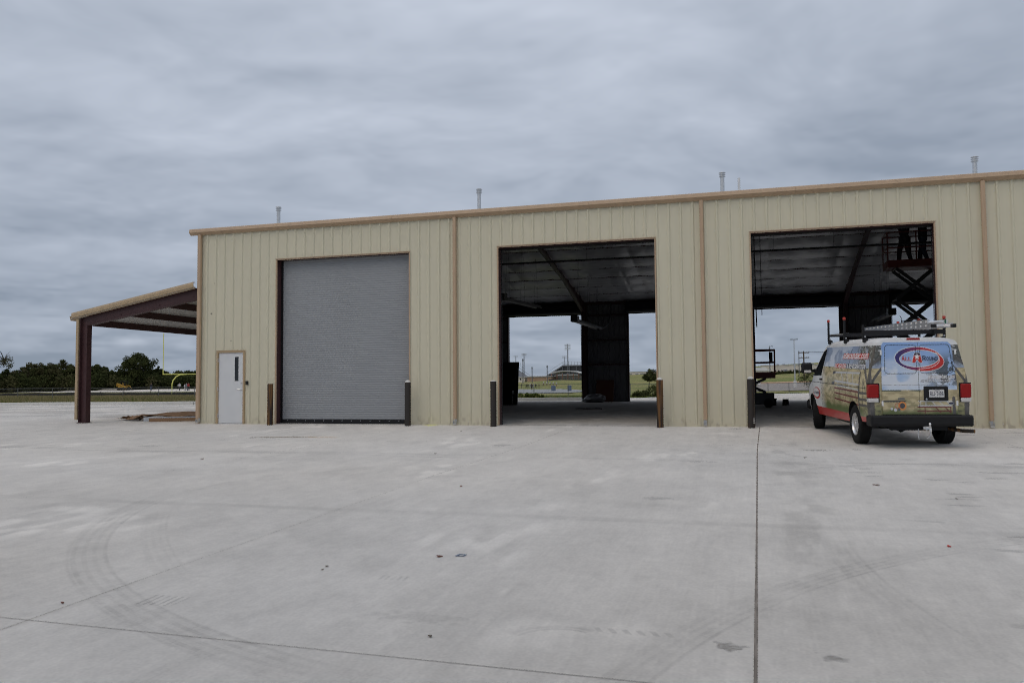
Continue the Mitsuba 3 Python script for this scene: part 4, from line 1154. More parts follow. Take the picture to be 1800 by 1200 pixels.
rput(f'{LG}__lower_swoosh_edge', tail.buffer(.010), .0012, .0252, 'print_white')
rput(f'{LG}__lower_swoosh', tail, .0012, .0266, 'print_red')


def rtext(key, s, h, x0, x1, zb, off, m, bold=False, depth=.0012):
    t = meshkit.text_mesh(s, h, depth, bold)
    lo, hi = t.bounds
    v = np.array(t.vertices)
    v[:, 0] = x0 + (v[:, 0] - lo[0]) / (hi[0] - lo[0]) * (x1 - x0)
    v[:, 1] += zb
    me = rear_axes(tm(v, t.faces), off)
    me.fix_normals()
    return vput(key, me, m)


rtext(f'{LG}__lettering', 'A', .088, -.318, -.255, 1.640, .0285, 'print_red', True)
rtext(f'{LG}__lettering', 'LL', .066, -.243, -.135, 1.640, .0285, 'print_red', True)
rtext(f'{LG}__lettering', 'R', .088, .085, .150, 1.640, .0285, 'print_navy', True)
rtext(f'{LG}__lettering', 'OUND', .066, .160, .375, 1.640, .0285, 'print_navy', True)
AA = Polygon([(-.115, 1.605), (-.07, 1.765), (-.055, 1.785), (.025, 1.785), (.04, 1.765), (.080, 1.605), (.022, 1.605), (-.018, 1.675), (-.058, 1.605)])
star = Polygon([(-.018 + (.062 if k % 2 == 0 else .026) * math.sin(k * PI / 5), 1.712 + (.062 if k % 2 == 0 else .026) * math.cos(k * PI / 5)) for k in range(10)])
rput(f'{LG}__emblem_edge', AA.buffer(.008), .0012, .0245, 'print_white')
rput(f'{LG}__emblem_foot', AA.intersection(sbox(-1, 1, 1, 1.738)), .0012, .0285, 'print_red')
rput(f'{LG}__emblem_top', AA.intersection(sbox(-1, 1.742, 1, 2)), .0012, .0285, 'print_navy')
rput(f'{LG}__emblem_star', star, .0012, .0300, 'print_white')
rtext(f'{V}__web_lettering_edge', 'allaroundac.com', .079, .182, .698, 1.3005, .0240, 'print_maroon', True)
rtext(f'{V}__web_lettering', 'allaroundac.com', .074, .185, .695, 1.303, .0255, 'print_white', True)
rtext(f'{V}__web_lettering_edge', 'A/C HEATING & REFRIGERATION', .048, .035, .705, 1.236, .0240, 'print_navy', True)
rtext(f'{V}__web_lettering', 'A/C HEATING & REFRIGERATION', .042, .040, .700, 1.239, .0255, 'print_white', False)
# licence plate in its dark recess
rput(f'{V}__plate_recess', sbox(.085, .895, .545, 1.160).buffer(-.02).buffer(.02).difference(sbox(.14, .945, .50, 1.11)), .020, .0225, 'black_plastic')
rput(f'{V}__plate_recess_back', sbox(.14, .945, .50, 1.11), .004, .0225, 'black_plastic')
pk = rput(f'{V}__licence_plate', sbox(.185, .955, .475, 1.100).buffer(-.01).buffer(.01), .003, .0275, 'plate_white', label='white licence plate with dark characters')
rtext(f'{pk}__lettering', 'RJJ-7688', .072, .205, .458, .985, .0308, 'print_navy', True)
rtext(f'{pk}__lettering', 'TEXAS', .020, .285, .385, 1.072, .0308, 'print_navy', True)
rput(f'{V}__door_lock', Point(.125, .925).buffer(.016), .012, .043, 'chrome')
em = affinity.translate(affinity.scale(Point(0, 0).buffer(1, 32), .055, .023), .60, .845)
rput(f'{V}__maker_badge', em, .006, .0235, 'chrome')
rput(f'{V}__maker_badge_field', em.buffer(-.004), .002, .030, 'print_navy')
rput(f'{V}__brake_lamp', Polygon([(-.20, 2.030), (.06, 2.030), (.045, 2.062), (-.18, 2.062)]).buffer(.004), .05, -.045, 'lamp_red')
# tail lamps wrap round the rear corners
for sg in (1, -1):
    k_ = vput(f'{V}__tail_lamp', rbox(-1.022, -.875, min(sg * .785, sg * .990), max(sg * .785, sg * .990), .945, 1.205, .018), 'lamp_red', 40)
    vput(f'{k_}__reversing_lamp', rbox(-1.020, -.880, min(sg * .790, sg * .988), max(sg * .790, sg * .988), .865, .943, .012), 'lamp_clear', 40)
    vput(f'{k_}__lens_rib', cat([rbox(-1.026, -.880, min(sg * .783, sg * .992), max(sg * .783, sg * .992), z, z + .006, .002) for z in (1.03, 1.115)]), 'lamp_red')
    vput(f'{k_}__bezel', cat(rbox(-1.010, -.865, min(sg * .775, sg * .992), max(sg * .775, sg * .992), 1.203, 1.222, .006), rbox(-1.008, -.865, min(sg * .770, sg * .787), max(sg * .770, sg * .787), .86, 1.21, .004)), 'black_plastic')
# rear bumper, hitch, exhaust
bp = Polygon([(-1.00, .62), (-1.13, .635), (-1.155, .60), (-1.150, .47), (-1.12, .425), (-1.00, .42)])
bm = axes(ext(bp, 1.90), (1, 0, 0), (0, 0, 1), (0, -1, 0), (0, .95, 0))
bw = cat(rbox(-1.13, -.80, .90, .985, .42, .63, .03), rbox(-1.13, -.80, -.985, -.90, .42, .63, .03))
bk = vput(f'{V}__rear_bumper', cat(bm, bw), 'black_plastic', 30)
vput(f'{bk}__step_pad', cat([box(-1.135 + .03 * k, -1.12 + .03 * k, -.75, .75, .632 - .003 * k, .642 - .003 * k) for k in range(4)]), 'rubber')
vput(f'{V}__hitch', cat(box(-1.12, -.85, -.14, -.07, .33, .40), rbox(-1.26, -1.10, -.13, -.08, .335, .385, .006), lathe([(0, .40), (.02, .40), (.018, .45), (.028, .475), (.018, .50), (0, .503)], 14, 'z', (-1.22, -.105, 0)), box(-1.10, -1.05, -.18, -.03, .37, .47)), 'chrome', 30)
vput(f'{V}__tow_bar', box(-.95, -.87, -.55, .55, .34, .42), 'black_steel')
vput(f'{V}__trailer_chain', cat(tube([(-1.08, .06, .38), (-1.09, .07, .26), (-1.10, .06, .18)], .008, 6), tube([(-1.08, -.19, .38), (-1.11, -.14, .24), (-1.12, -.08, .20)], .008, 6)), 'galvanized')
vput(f'{V}__exhaust_pipe', tube([(-.4, -.62, .36), (-.75, -.68, .35), (-1.0, -.80, .335), (-1.06, -1.02, .33)], .034, 12), 'rusty_pipe', True)
# wheels


def wheel(x, y, sg, steer=0.0):
    R_, w = .385, .245
    pr_ = [(.215, -.100), (.235, -.118), (.29, -.128), (.345, -.120), (.372, -.100)]
    for k in range(5):
        c0 = -.085 + k * .0425
        pr_ += [(.385, c0 - .016), (.385, c0 + .016), (.374, c0 + .018), (.374, c0 + .0245)]
    pr_ += [(.372, .100), (.345, .120), (.29, .128), (.235, .118), (.215, .100)]
    pr_ = [(a, b) for a, b in pr_]
    t_ = lathe(pr_, 48, 'y')
    th = np.arctan2(t_.vertices[:, 2], t_.vertices[:, 0])
    wk = thing_part(f'{V}__wheel')
    cs, sn = math.cos(steer), math.sin(steer)
    loc = lambda m_: tm(np.asarray(m_.vertices) @ np.array([[cs, sn, 0], [-sn, cs, 0], [0, 0, 1]]) + [x, y, .385], m_.faces)
    vput(wk, loc(t_), 'rubber', 30)
    disc = Point(0, 0).buffer(.205, 48)
    for k in range(8):
        a_ = k * PI / 4
        disc = disc.difference(affinity.rotate(affinity.scale(Point(0, 0).buffer(1, 20), .030, .022), math.degrees(a_), origin=(0, 0)) if False else affinity.translate(affinity.rotate(affinity.scale(Point(0, 0).buffer(1, 20), .022, .030), math.degrees(a_), origin=(0, 0)), .148 * math.cos(a_), .148 * math.sin(a_)))
    ds = axes(ext(disc, .012), (1, 0, 0), (0, 0, 1), (0, sg, 0), (0, sg * .070, 0))
    vv = np.array(ds.vertices)
    rr = np.hypot(vv[:, 0], vv[:, 2])
    vv[:, 1] += sg * .030 * np.clip(1 - rr / .16, 0, 1)
    ds = tm(vv, ds.faces)
    lip = lathe([(.200, sg * .060), (.222, sg * .115), (.212, sg * .119), (.198, sg * .085), (.19, sg * .07)], 40, 'y')
    hub = lathe([(0, sg * .135), (.035, sg * .133), (.055, sg * .12), (.06, sg * .095)], 24, 'y')
    nuts = [lathe([(0, sg * .118), (.010, sg * .116), (.012, sg * .09)], 6, 'y', (.082 * math.cos(k * PI / 4 + .39), 0, .082 * math.sin(k * PI / 4 + .39))) for k in range(8)]
    vput(f'{wk}__rim', loc(cat(ds, lip, hub, nuts)), 'aluminium', 35)
    vput(f'{wk}__rim_back', loc(lathe([(0, sg * .03), (.21, sg * .02), (.22, -sg * .10)], 30, 'y')), 'black_steel')


def thing_part(k):
    return numbered(k)


for x in (0, 3.505):
    for sg in (1, -1):
        wheel(x, sg * (.845 if x < 1 else .80), sg, 0.0 if x < 1 else -.36)
# roof rack
RK = numbered(f'{V}__roof_rack')
zr_ = 2.19
vput(RK, cat([bar((x, -.84, zr_), (x, .84, zr_), .055, .085 if x < 1 else .05) for x in (2.42, 1.12, -.22)] + [bar((-.3, -.60, zr_ + .0), (2.5, -.60, zr_ + .0), .04, .06)]), 'black_steel')
vput(f'{RK}__spacer_rod', tube([(2.42, .78, zr_ + .02), (1.14, .72, zr_ + .02)], .012, 8), 'aluminium')
for i, x in enumerate((2.42, 1.12, -.22)):
    for sg in (1, -1):
        top = (2.50, 2.50, 2.34)[i] if sg > 0 else 2.44
        pk_ = vput(f'{RK}__upright', cat(rbox(x - .022, x + .022, min(sg * .80, sg * .845), max(sg * .80, sg * .845), 2.06, top, .006), bar((x, sg * .82, 2.09), (x, sg * .74, 2.05), .10, .04)), 'black_steel')
        vput(f'{pk_}__clamp', rbox(x - .06, x + .06, min(sg * .78, sg * .83), max(sg * .78, sg * .83), 2.00, 2.06, .012), 'black_plastic')
        vput(f'{pk_}__clamp_bolt', lathe([(0, 2.10), (.016, 2.10), (.016, 2.125), (0, 2.128)], 10, 'z', (x - .05, sg * .80, 0)), 'galvanized')
        if i < 2 or sg < 0:
            vput(f'{pk_}__cap', rbox(x - .027, x + .027, min(sg * .795, sg * .850), max(sg * .795, sg * .850), top - .002, top + .055, .008), 'red_plastic')
# the ladder is a thing of its own
LD = thing('extension_ladder', 'aluminium extension ladder strapped along the right of the van roof rack', 'ladder')


def lput(key, mesh, m, smooth=False):
    mm = tm(np.asarray(mesh.vertices) @ VR.T + VPOS, mesh.faces)
    return put(key, mm, m, smooth)


la, lb = np.array([-.80, -.56, 2.30]), np.array([3.25, -.50, 2.275])
for k, dz in enumerate((0, .078)):
    for s in (-.19, .19):
        o = np.array([0, s, dz])
        lput(f'{LD}__rail', cat(bar(la + o + [.25 * k, 0, 0], lb + o, .028, .068)), 'aluminium')
        lput(f'{LD}__rail_flange', cat(bar(la + o + [.25 * k, 0, .036], lb + o + [0, 0, .036], .040, .008), bar(la + o + [.25 * k, 0, -.036], lb + o + [0, 0, -.036], .040, .008)), 'aluminium')
    for j in range(15):
        c_ = la + (lb - la) * (.08 + j * .063) + [0, 0, dz]
        lput(f'{LD}__rung', tube([c_ + [0, -.212, 0], c_ + [0, .212, 0]], .019, 8), 'chrome', 40)
for s in (-.19, .19):
    lput(f'{LD}__foot', cat(rbox(la[0] - .10, la[0] + .03, la[1] + s - .035, la[1] + s + .035, 2.25, 2.32, .01)), 'black_plastic')
lput(f'{LD}__rail_end', rbox(la[0] + .27, la[0] + .31, la[1] - .215, la[1] - .165, 2.33, 2.42, .006), 'green_strap' if 'green_strap' in scene else mat('green_strap', pr((.02, .12, .07), .7)))
lput(f'{LD}__strap', cat(tube([(.9, -.82, 2.20), (.9, -.80, 2.46), (.9, -.62, 2.48), (.9, -.38, 2.45), (.9, -.36, 2.2)], .010, 6), tube([(.86, -.36, 2.25), (.85, -.34, 2.52), (.9, -.33, 2.56)], .008, 6)), 'black_plastic')

# side lettering, laid on the flank
def ftext(key, s, h, x0, x1, zb, off, m, sg=1, bold=False, hs=1.0):
    t = meshkit.text_mesh(s, h, .001, bold)
    lo, hi = t.bounds
    v = np.array(t.vertices)
    u = (v[:, 0] - lo[0]) / (hi[0] - lo[0])
    xs = x0 + u * (x1 - x0)
    zs = zb + v[:, 1]
    vv = [(x, sg * (wside(z) * wfac(x) + off + q), z) for x, z, q in zip(xs, zs, v[:, 2])]
    me = tm(vv, t.faces)
    me.fix_normals()
    return vput(key, me, m)


for sg in (1, -1):
    A_, B_ = (1.06, -.63) if sg > 0 else (-.63, 1.06)
    band = flank_patch(sbox(min(A_, B_) - .03, 1.672, max(A_, B_) + .03, 1.785), sg, .0022)
    vput(f'{V}__side_lettering_ground', band, 'print_red')
    ftext(f'{V}__side_lettering', 'allaroundac.com', .122, A_, B_, 1.682, .0040, 'print_white', sg, True)
    C_, D2 = (1.62, -.61) if sg > 0 else (-.61, 1.62)
    for u0, u1, m_ in ((.02, .40, 'print_red'), (.41, 1.0, 'print_navy')):
        q0, q1 = C_ + (D2 - C_) * u0, C_ + (D2 - C_) * u1
        vput(f'{V}__side_lettering_ground', flank_patch(sbox(min(q0, q1), 1.478, max(q0, q1), 1.575), sg, .0022), m_)
    ftext(f'{V}__side_lettering', 'A/C HEATING & REFRIGERATION', .084, C_, D2, 1.485, .0040, 'print_white', sg, True)
    ov = affinity.translate(affinity.scale(Point(0, 0).buffer(1, 40), .34, .135), 2.99, .875)
    vput(f'{V}__door_logo', flank_patch(ov.difference(affinity.translate(affinity.scale(ov, .84, .80), .03 * sg, .008)), sg, .003), 'print_red', label='small oval logo on the front door')
    ftext(f'{V}__door_logo_lettering', 'ALL A ROUND', .05, 3.23 if sg > 0 else 2.76, 2.76 if sg > 0 else 3.23, .855, .0035, 'print_navy', sg, True)

# ------------------------------------------------------------------ people
def person(key, x, y, z0, hd, lab, group=None, top='cloth_black', legs='cloth_black', hat=None, h=1.75, pose='stand', fine=.06, seed=0):
    """One continuous body with five-fingered hands; clothes are shells over it."""
    r = random.Random(seed)
    K = thing(key, lab, 'person', group)
    k = h / 1.75
    sp = lambda p, R: m3.Manifold.sphere(R, 12).translate([float(c) for c in p])
    bone = lambda p, q, a, b: m3.Manifold.batch_hull([sp(p, a), sp(q, b)])
    J = dict(pel=(0, 0, .95), che=(0, .0, 1.30), nek=(0, .0, 1.47), hed=(0, .02, 1.635))
    st = .06 if pose == 'stand' else .16
    for s, n in ((1, 'l'), (-1, 'r')):
        f_ = s * st
        J['hip' + n], J['kne' + n], J['ank' + n], J['toe' + n] = (s * .095, 0, .90), (s * .115, .03 + .5 * f_, .49), (s * .12, f_ - .02, .085), (s * .15, f_ + .16, .035)
        J['sho' + n] = (s * .19, -.01, 1.40)
        if pose == 'hips':
            J['elb' + n], J['wri' + n] = (s * .40, -.06, 1.17), (s * .20, .10, 1.04)
        elif pose == 'reach':
            J['elb' + n], J['wri' + n] = (s * .30, .12, 1.58), (s * .22, .22, 1.84)
        else:
            J['elb' + n], J['wri' + n] = (s * .25, -.03, 1.12), (s * .245, .09, .875)
    def skel(d):
        """All bones, fattened by d."""
        torso = [bone((-.08, 0, .95), (.08, 0, .95), .115 + d, .115 + d), m3.Manifold.batch_hull([sp((-.13, 0, 1.34), .10 + d), sp((.13, 0, 1.34), .10 + d), sp((0, 0, 1.05), .125 + d)])]
        arms, low = [], []
        for n in 'lr':
            arms += [bone(J['sho' + n], J['elb' + n], .058 + d, .045 + d), bone(J['elb' + n], J['wri' + n], .043 + d, .030 + d)]
            low += [bone(J['hip' + n], J['kne' + n], .088 + d, .060 + d), bone(J['kne' + n], J['ank' + n], .058 + d, .042 + d)]
        return torso, arms, low
    t0, a0, l0 = skel(0)
    feet, hands = [], []
    for s, n in ((1, 'l'), (-1, 'r')):
        feet += [bone(J['ank' + n], J['toe' + n], .045, .032), bone(np.add(J['ank' + n], (0, -.05, -.045)), J['toe' + n], .035, .03)]
        w = np.array(J['wri' + n])
        dd = w - np.array(J['elb' + n])
        dd /= np.linalg.norm(dd)
        side = np.cross(dd, [1, 0, 0]) if abs(dd[0]) < .8 else np.cross(dd, [0, 0, 1])
        side /= np.linalg.norm(side)
        pc = w + dd * .075
        hands.append(m3.Manifold.batch_hull([sp(w, .026), sp(pc + side * .028, .015), sp(pc - side * .028, .015)]))
        for i, ln in enumerate((.062, .075, .070, .052)):
            b0 = pc + side * (.033 - .022 * i)
            mid = b0 + dd * ln * .55 + np.array([0, .008, 0])
            hands += [bone(b0, mid, .0095, .0085), bone(mid, mid + dd * ln * .45 + np.array([0, .018, 0]), .0085, .0075)]
        th = w + dd * .03 + side * .03
        hands += [bone(th, th + dd * .035 + side * .025, .011, .010), bone(th + dd * .035 + side * .025, th + dd * .065 + side * .022, .010, .008)]
    hc = np.array(J['hed'])
    head = [m3.Manifold.sphere(1, 20).scale([.074, .092, .115]).translate(hc.tolist()), bone(hc + [0, .03, -.06], hc + [0, .045, -.085], .05, .035), bone(J['nek'], hc - [0, .02, .08], .055, .05),
            bone(hc + [0, .09, .0], hc + [0, .108, -.025], .010, .014), sp(hc + [.075, -.005, -.005], .02), sp(hc + [-.075, -.005, -.005], .02), bone(hc + [-.02, .085, -.058], hc + [.02, .085, -.058], .009, .009), bone(hc + [-.04, .078, .022], hc + [.04, .078, .022], .014, .014)]
    def place_(M, ref=fine):
        m_ = mf(M)
        v_ = np.array(m_.vertices) * k
        c, s = math.cos(hd), math.sin(hd)
        return tm(np.c_[v_[:, 0] * c - v_[:, 1] * s + x, v_[:, 0] * s + v_[:, 1] * c + y, v_[:, 2] + z0], m_.faces)
    add = lambda L: m3.Manifold.batch_boolean(L, m3.OpType.Add)
    put(f'{K}__body', place_(add(t0 + a0 + l0 + hands + head + feet)), 'skin', 50)
    t1, a1, l1 = skel(.016)
    put(f'{K}__shirt', place_(add(t1 + ([a1[0], a1[2]] if top != 'cloth_black' else a1))), top, 50)
    put(f'{K}__trousers', place_(add([bone((-.08, 0, .93), (.08, 0, .93), .135, .135)] + skel(.022)[2])), legs, 50)
    put(f'{K}__shoes', place_(add([bone(np.add(J['ank' + n], (0, -.045, -.04)), J['toe' + n], .045, .040) for n in 'lr'])), 'cloth_black', 50)
    cap = m3.Manifold.sphere(1, 20).scale([.082, .102, .122]).translate((hc + [0, -.008, .012]).tolist()) - m3.Manifold.cube([1, 1, 1], True).translate([0, float(hc[1]) + .53, float(hc[2]) - .46]) - m3.Manifold.cube([1, 1, 1], True).translate([0, 0, float(hc[2]) - .57])
    put(f'{K}__{"helmet" if hat else "hair"}', place_(cap if not hat else m3.Manifold.sphere(1, 20).scale([.115, .135, .135]).translate((hc + [0, -.005, .02]).tolist()) - m3.Manifold.sphere(.09, 16).translate((hc + [0, .12, -.03]).tolist())), hat or 'hair', 50)
    return K


person('person', 4.96, 9.35, 5.10, PI / 2 + .5, 'worker in dark clothes standing at the left on the raised lift', None, 'cloth_black', 'cloth_black', 'cloth_black', pose='reach')
person('person', 5.56, 9.45, 5.10, PI / 2 - .4, 'worker in dark clothes standing at the right on the raised lift', None, 'cloth_black', 'cloth_navy', 'cloth_black', pose='reach')
hp = [(-125.9, 129.1, 'cloth_black', 'cloth_jeans', 'person in a dark top walking alone left of the goal post', 'walk'),
      (-113.3, 122.3, 'cloth_white', 'cloth_black', 'person in white top and black shorts, leftmost of the group beyond the goal post', 'hips'),
      (-112.3, 122.6, 'cloth_white', 'cloth_white', 'person all in white low in the group beyond the goal post', 'stand'),
      (-113.4, 124.6, 'cloth_grey', 'cloth_grey', 'person in a grey top in the middle of the group beyond the goal post', 'hips'),
      (-111.6, 122.9, 'cloth_red', 'cloth_black', 'person in a red shirt at the right of the group beyond the goal post', 'stand')]
for i, (x, y, t, l, lab, po) in enumerate(hp):
    person('person', x, y, gz(x, y) - .05, -2.2 + .5 * i, lab, None, t, l, None, h=1.75 if i != 2 else 1.5, pose=po, seed=i)
pl = [(-85.6, 281.5, 'cloth_black', 'cloth_black', None, 'coach in black standing at the far left of the practice field'),
      (-85.3, 287.0, 'cloth_black', 'cloth_black', 'cloth_black', 'player in black at the left of the huddle'),
      (-84.5, 286.5, 'cloth_black', 'cloth_navy', 'cloth_black', 'player in black second from the left of the huddle'),
      (-83.9, 287.6, 'cloth_white', 'cloth_white', 'cloth_white', 'player in white in the left of the huddle'),
      (-83.3, 287.0, 'cloth_navy', 'cloth_navy', 'cloth_black', 'player in navy in the middle of the huddle'),
      (-82.7, 288.0, 'cloth_white', 'cloth_white', 'cloth_white', 'player in white in the right of the huddle'),
      (-81.9, 288.4, 'cloth_black', 'cloth_black', 'cloth_black', 'player in black at the right end of the huddle'),
      (-59.0, 197.5, 'cloth_black', 'cloth_black', None, 'person in black standing nearest, below the huddle'),
      (-80.9, 289.5, 'cloth_black', 'cloth_maroon', None, 'person in black between the huddle and the row of players')]
for i, (x, y, t, l, hh, lab) in enumerate(pl):
    person('person', x, y, gz(x, y) - .05, -1.6 + .8 * i, lab, None, t, l, hh, seed=20 + i, pose='hips' if i % 2 else 'stand')
for i in range(5):
    x, y = -88.4 + 1.95 * i, 326.5 - 2.2 * i
    person('person', x, y, gz(x, y) - .05, -2.0, ['leftmost', 'second from left', 'middle', 'second from right', 'rightmost'][i] + ' white shirted player in the row of five on the field', 'white shirted players in a row', 'cloth_white', 'cloth_maroon', 'cloth_white', seed=40 + i, pose='hips')

# ------------------------------------------------------------------ fields, fence and far things
GP = thing('goal_post', 'yellow gooseneck football goal post standing in the left field', 'goal post')
base = np.array([-83.2, 83.4, 0])
g0 = gz(base[0], base[1])
xa, xb = np.array([-84.95, 82.55, 0]), np.array([-78.1, 84.55, 0])
mid = (xa + xb) / 2
d_ = (xb - xa) / np.linalg.norm(xb - xa)
bpt = np.array([-82.6, 81.6, 0])
hz_ = 3.30
ctr = xa + d_ * 3.5
ft = xa + d_ * 1.55 + np.array([.25, -.6, 0])
put(f'{GP}__gooseneck', tube([ft + [0, 0, g0 - .05], ft + [0, 0, g0 + 1.6], ft + d_ * .15 + [0, 0, g0 + 2.2], ft + d_ * .55 + [-.1, .2, g0 + 2.75], ft + d_ * 1.1 + [-.15, .35, g0 + 3.05], ctr + [0, 0, hz_ - .02]], .085, 12), 'yellow_paint', True)
put(f'{GP}__crossbar', tube([xa + [0, 0, hz_], xb + [0, 0, hz_]], .065, 10), 'yellow_paint', True)
for q in (xa, xb):
    put(f'{GP}__upright', tube([q + [0, 0, hz_ - .05], q + [0, 0, hz_ + 6.1]], .06, 10), 'yellow_paint', True)
put(f'{GP}__foot_sleeve', tube([ft + [0, 0, g0 - .1], ft + [0, 0, g0 + .16]], .11, 12), 'black_plastic')

FN = thing('chain_link_fence', 'long low chain link fence along the grass behind the yard', 'fence')
path = [(-110, 26.5), (-90, 30.0), (-75, 33.5), (-63, 36.8), (-47, 40.0), (-30, 44.0), (-16, 50.0), (-1.0, 60.2), (4.9, 65.4), (14, 84)]
posts = []
for a, b in zip(path[:-1], path[1:]):
    n = max(1, round(math.dist(a, b) / 3.0))
    posts += [(a[0] + (b[0] - a[0]) * i / n, a[1] + (b[1] - a[1]) * i / n) for i in range(n)]
posts.append(path[-1])
FH = 1.05
for x, y in posts:
    put(f'{FN}__post', tube([(x, y, gz(x, y) - .1), (x, y, gz(x, y) + FH + .04)], .030, 6), 'weathered_zinc')
put(f'{FN}__top_rail', cat([tube([(*a, gz(*a) + FH), (*b, gz(*b) + FH)], .021, 6, False) for a, b in zip(posts[:-1], posts[1:])]), 'weathered_zinc')
wv, wf = [], []
for a, b in zip(posts[:-1], posts[1:]):
    a3, b3 = np.array([*a, gz(*a)]), np.array([*b, gz(*b)])
    L = np.linalg.norm(b3 - a3)
    d_ = (b3 - a3) / L
    nn = np.array([-d_[1], d_[0], 0])
    for s0 in np.arange(-FH, L, .085):
        for sg in (1, -1):
            u0, u1 = s0, s0 + FH
            za, zb_ = (0.03, FH) if sg > 0 else (FH, .03)
            if u0 < 0:
                za += (0 - u0) / FH * (zb_ - za)
                u0 = 0
            if u1 > L:
                zb_ = za + (L - u0) / (u1 - u0) * (zb_ - za)
                u1 = L
            j = len(wv)
            for u, z in ((u0, za), (u1, zb_)):
                c_ = a3 + d_ * u + [0, 0, z]
                wv += [c_ - d_ * .002, c_ + d_ * .002, c_ + nn * .003]
            wf += [[j, j + 1, j + 4], [j, j + 4, j + 3], [j + 1, j + 2, j + 5], [j + 1, j + 5, j + 4], [j + 2, j, j + 3], [j + 2, j + 3, j + 5]]
put(f'{FN}__wire_mesh', tm(wv, wf), 'weathered_zinc', kind='stuff')

SF = [(-150, 86), (-118.7, 85.2), (-100, 84.9), (-81, 84.4), (-66, 83.0)]
rs = np.random.RandomState(3)
v, f = [], []
pts_ = []
for a, b in zip(SF[:-1], SF[1:]):
    n = int(math.dist(a, b) / 1.5)
    pts_ += [(a[0] + (b[0] - a[0]) * i / n, a[1] + (b[1] - a[1]) * i / n + .12 * math.sin(i * 1.3)) for i in range(n)]
for x, y in pts_:
    hh = .36 + .12 * rs.rand()
    for dy in (0, .03):
        v += [(x, y + dy, gz(x, y) - .06), (x, y + dy, gz(x, y) + hh)]
for i in range(len(pts_) - 1):
    a, b = 4 * i, 4 * i + 4
    f += [[a, b, b + 1], [a, b + 1, a + 1], [a + 2, b + 3, b + 2], [a + 2, a + 3, b + 3], [a + 1, b + 1, b + 3], [a + 1, b + 3, a + 3]]
SFk = thing('silt_fence', 'low black silt fence across the left field before the pale gravel', 'silt fence')
put(f'{SFk}__fabric', tm(v, f), 'cloth_black')
put(f'{SFk}__stakes', cat([bar((x, y - .03, gz(x, y) - .1), (x, y - .03, gz(x, y) + .7), .04, .04, up=(0, 1, 0)) for x, y in pts_[::3]]), 'pole_wood', kind='stuff')
for i, (x, y, s, lab) in enumerate(((-148.5, 143.5, 1.2, 'low dirt pile on the pale gravel right of the canopy post'), (-156, 138, .9, 'smaller dirt pile left of the other one'))):
    m_ = trimesh.creation.icosphere(3, 1.0)
    vv = np.array(m_.vertices) * [4.5 * s, 2.0, .62 * s]
    vv *= (1 + .35 * (meshkit.fbm(vv * .9, 3, i) - .5))[:, None]
    put('dirt_pile', tm(vv + [x, y, gz(x, y) - .3], m_.faces), 'dirt_grey', True, label=lab, category='dirt pile')
put('blue_pad', rbox(-34.2, -33.5, 131.0, 131.5, .2, 1.25, .05), 'blue_pad', label='right one of two blue tackling pads beside the track', category='tackling pad')
put('blue_pad', rbox(-38.2, -37.4, 134.5, 135.0, .2, 1.25, .05), 'blue_pad', label='left one of two blue tackling pads beside the track', category='tackling pad')

# skid steer loader
K = thing('skid_steer', 'yellow skid steer loader standing on the gravel by the trees', 'loader')
o_, yaw_ = np.array([-144.3, 142.0, gz(-144.3, 142.0) + .03]), -.15
ca, sa = math.cos(yaw_), math.sin(yaw_)
kp = lambda key, mesh, m: put(key, tm(np.c_[mesh.vertices[:, 0] * ca - mesh.vertices[:, 1] * sa, mesh.vertices[:, 0] * sa + mesh.vertices[:, 1] * ca, mesh.vertices[:, 2]] + o_, mesh.faces), m)
kp(f'{K}__body', cat(rbox(-1.5, .7, -.6, .6, .35, 1.0, .08), rbox(-1.6, -.6, -.6, .6, .8, 1.45, .1)), 'machine_yellow')
kp(f'{K}__cab', cat([bar((x, y, .9), (x + .1, y, 2.05), .09, .09) for x in (-.6, .5) for y in (-.5, .5)] + [rbox(-.7, .75, -.6, .6, 2.0, 2.12, .03), box(-.55, .0, -.4, .4, .9, 1.5)]), 'black_steel')
for s in (-1, 1):
    kp(f'{K}__lift_arm', cat(bar((-1.5, s * .75, 1.6), (.9, s * .75, 1.0), .12, .22), bar((.9, s * .75, 1.05), (1.5, s * .75, .35), .12, .2), bar((-1.5, s * .75, .9), (-1.5, s * .75, 1.65), .12, .2, up=(1, 0, 0))), 'machine_yellow')
    kp(f'{K}__track', cat([rbox(-1.4, .9, min(s * .62, s * .95), max(s * .62, s * .95), .0, .62, .2)]), 'rubber')
kp(f'{K}__bucket', axes(ext(Polygon([(1.4, .05), (2.2, .05), (2.2, .10), (1.5, .15), (1.45, .7), (1.36, .7)]), 1.9), (1, 0, 0), (0, 0, 1), (0, -1, 0), (0, .95, 0)), 'black_steel')

# trees


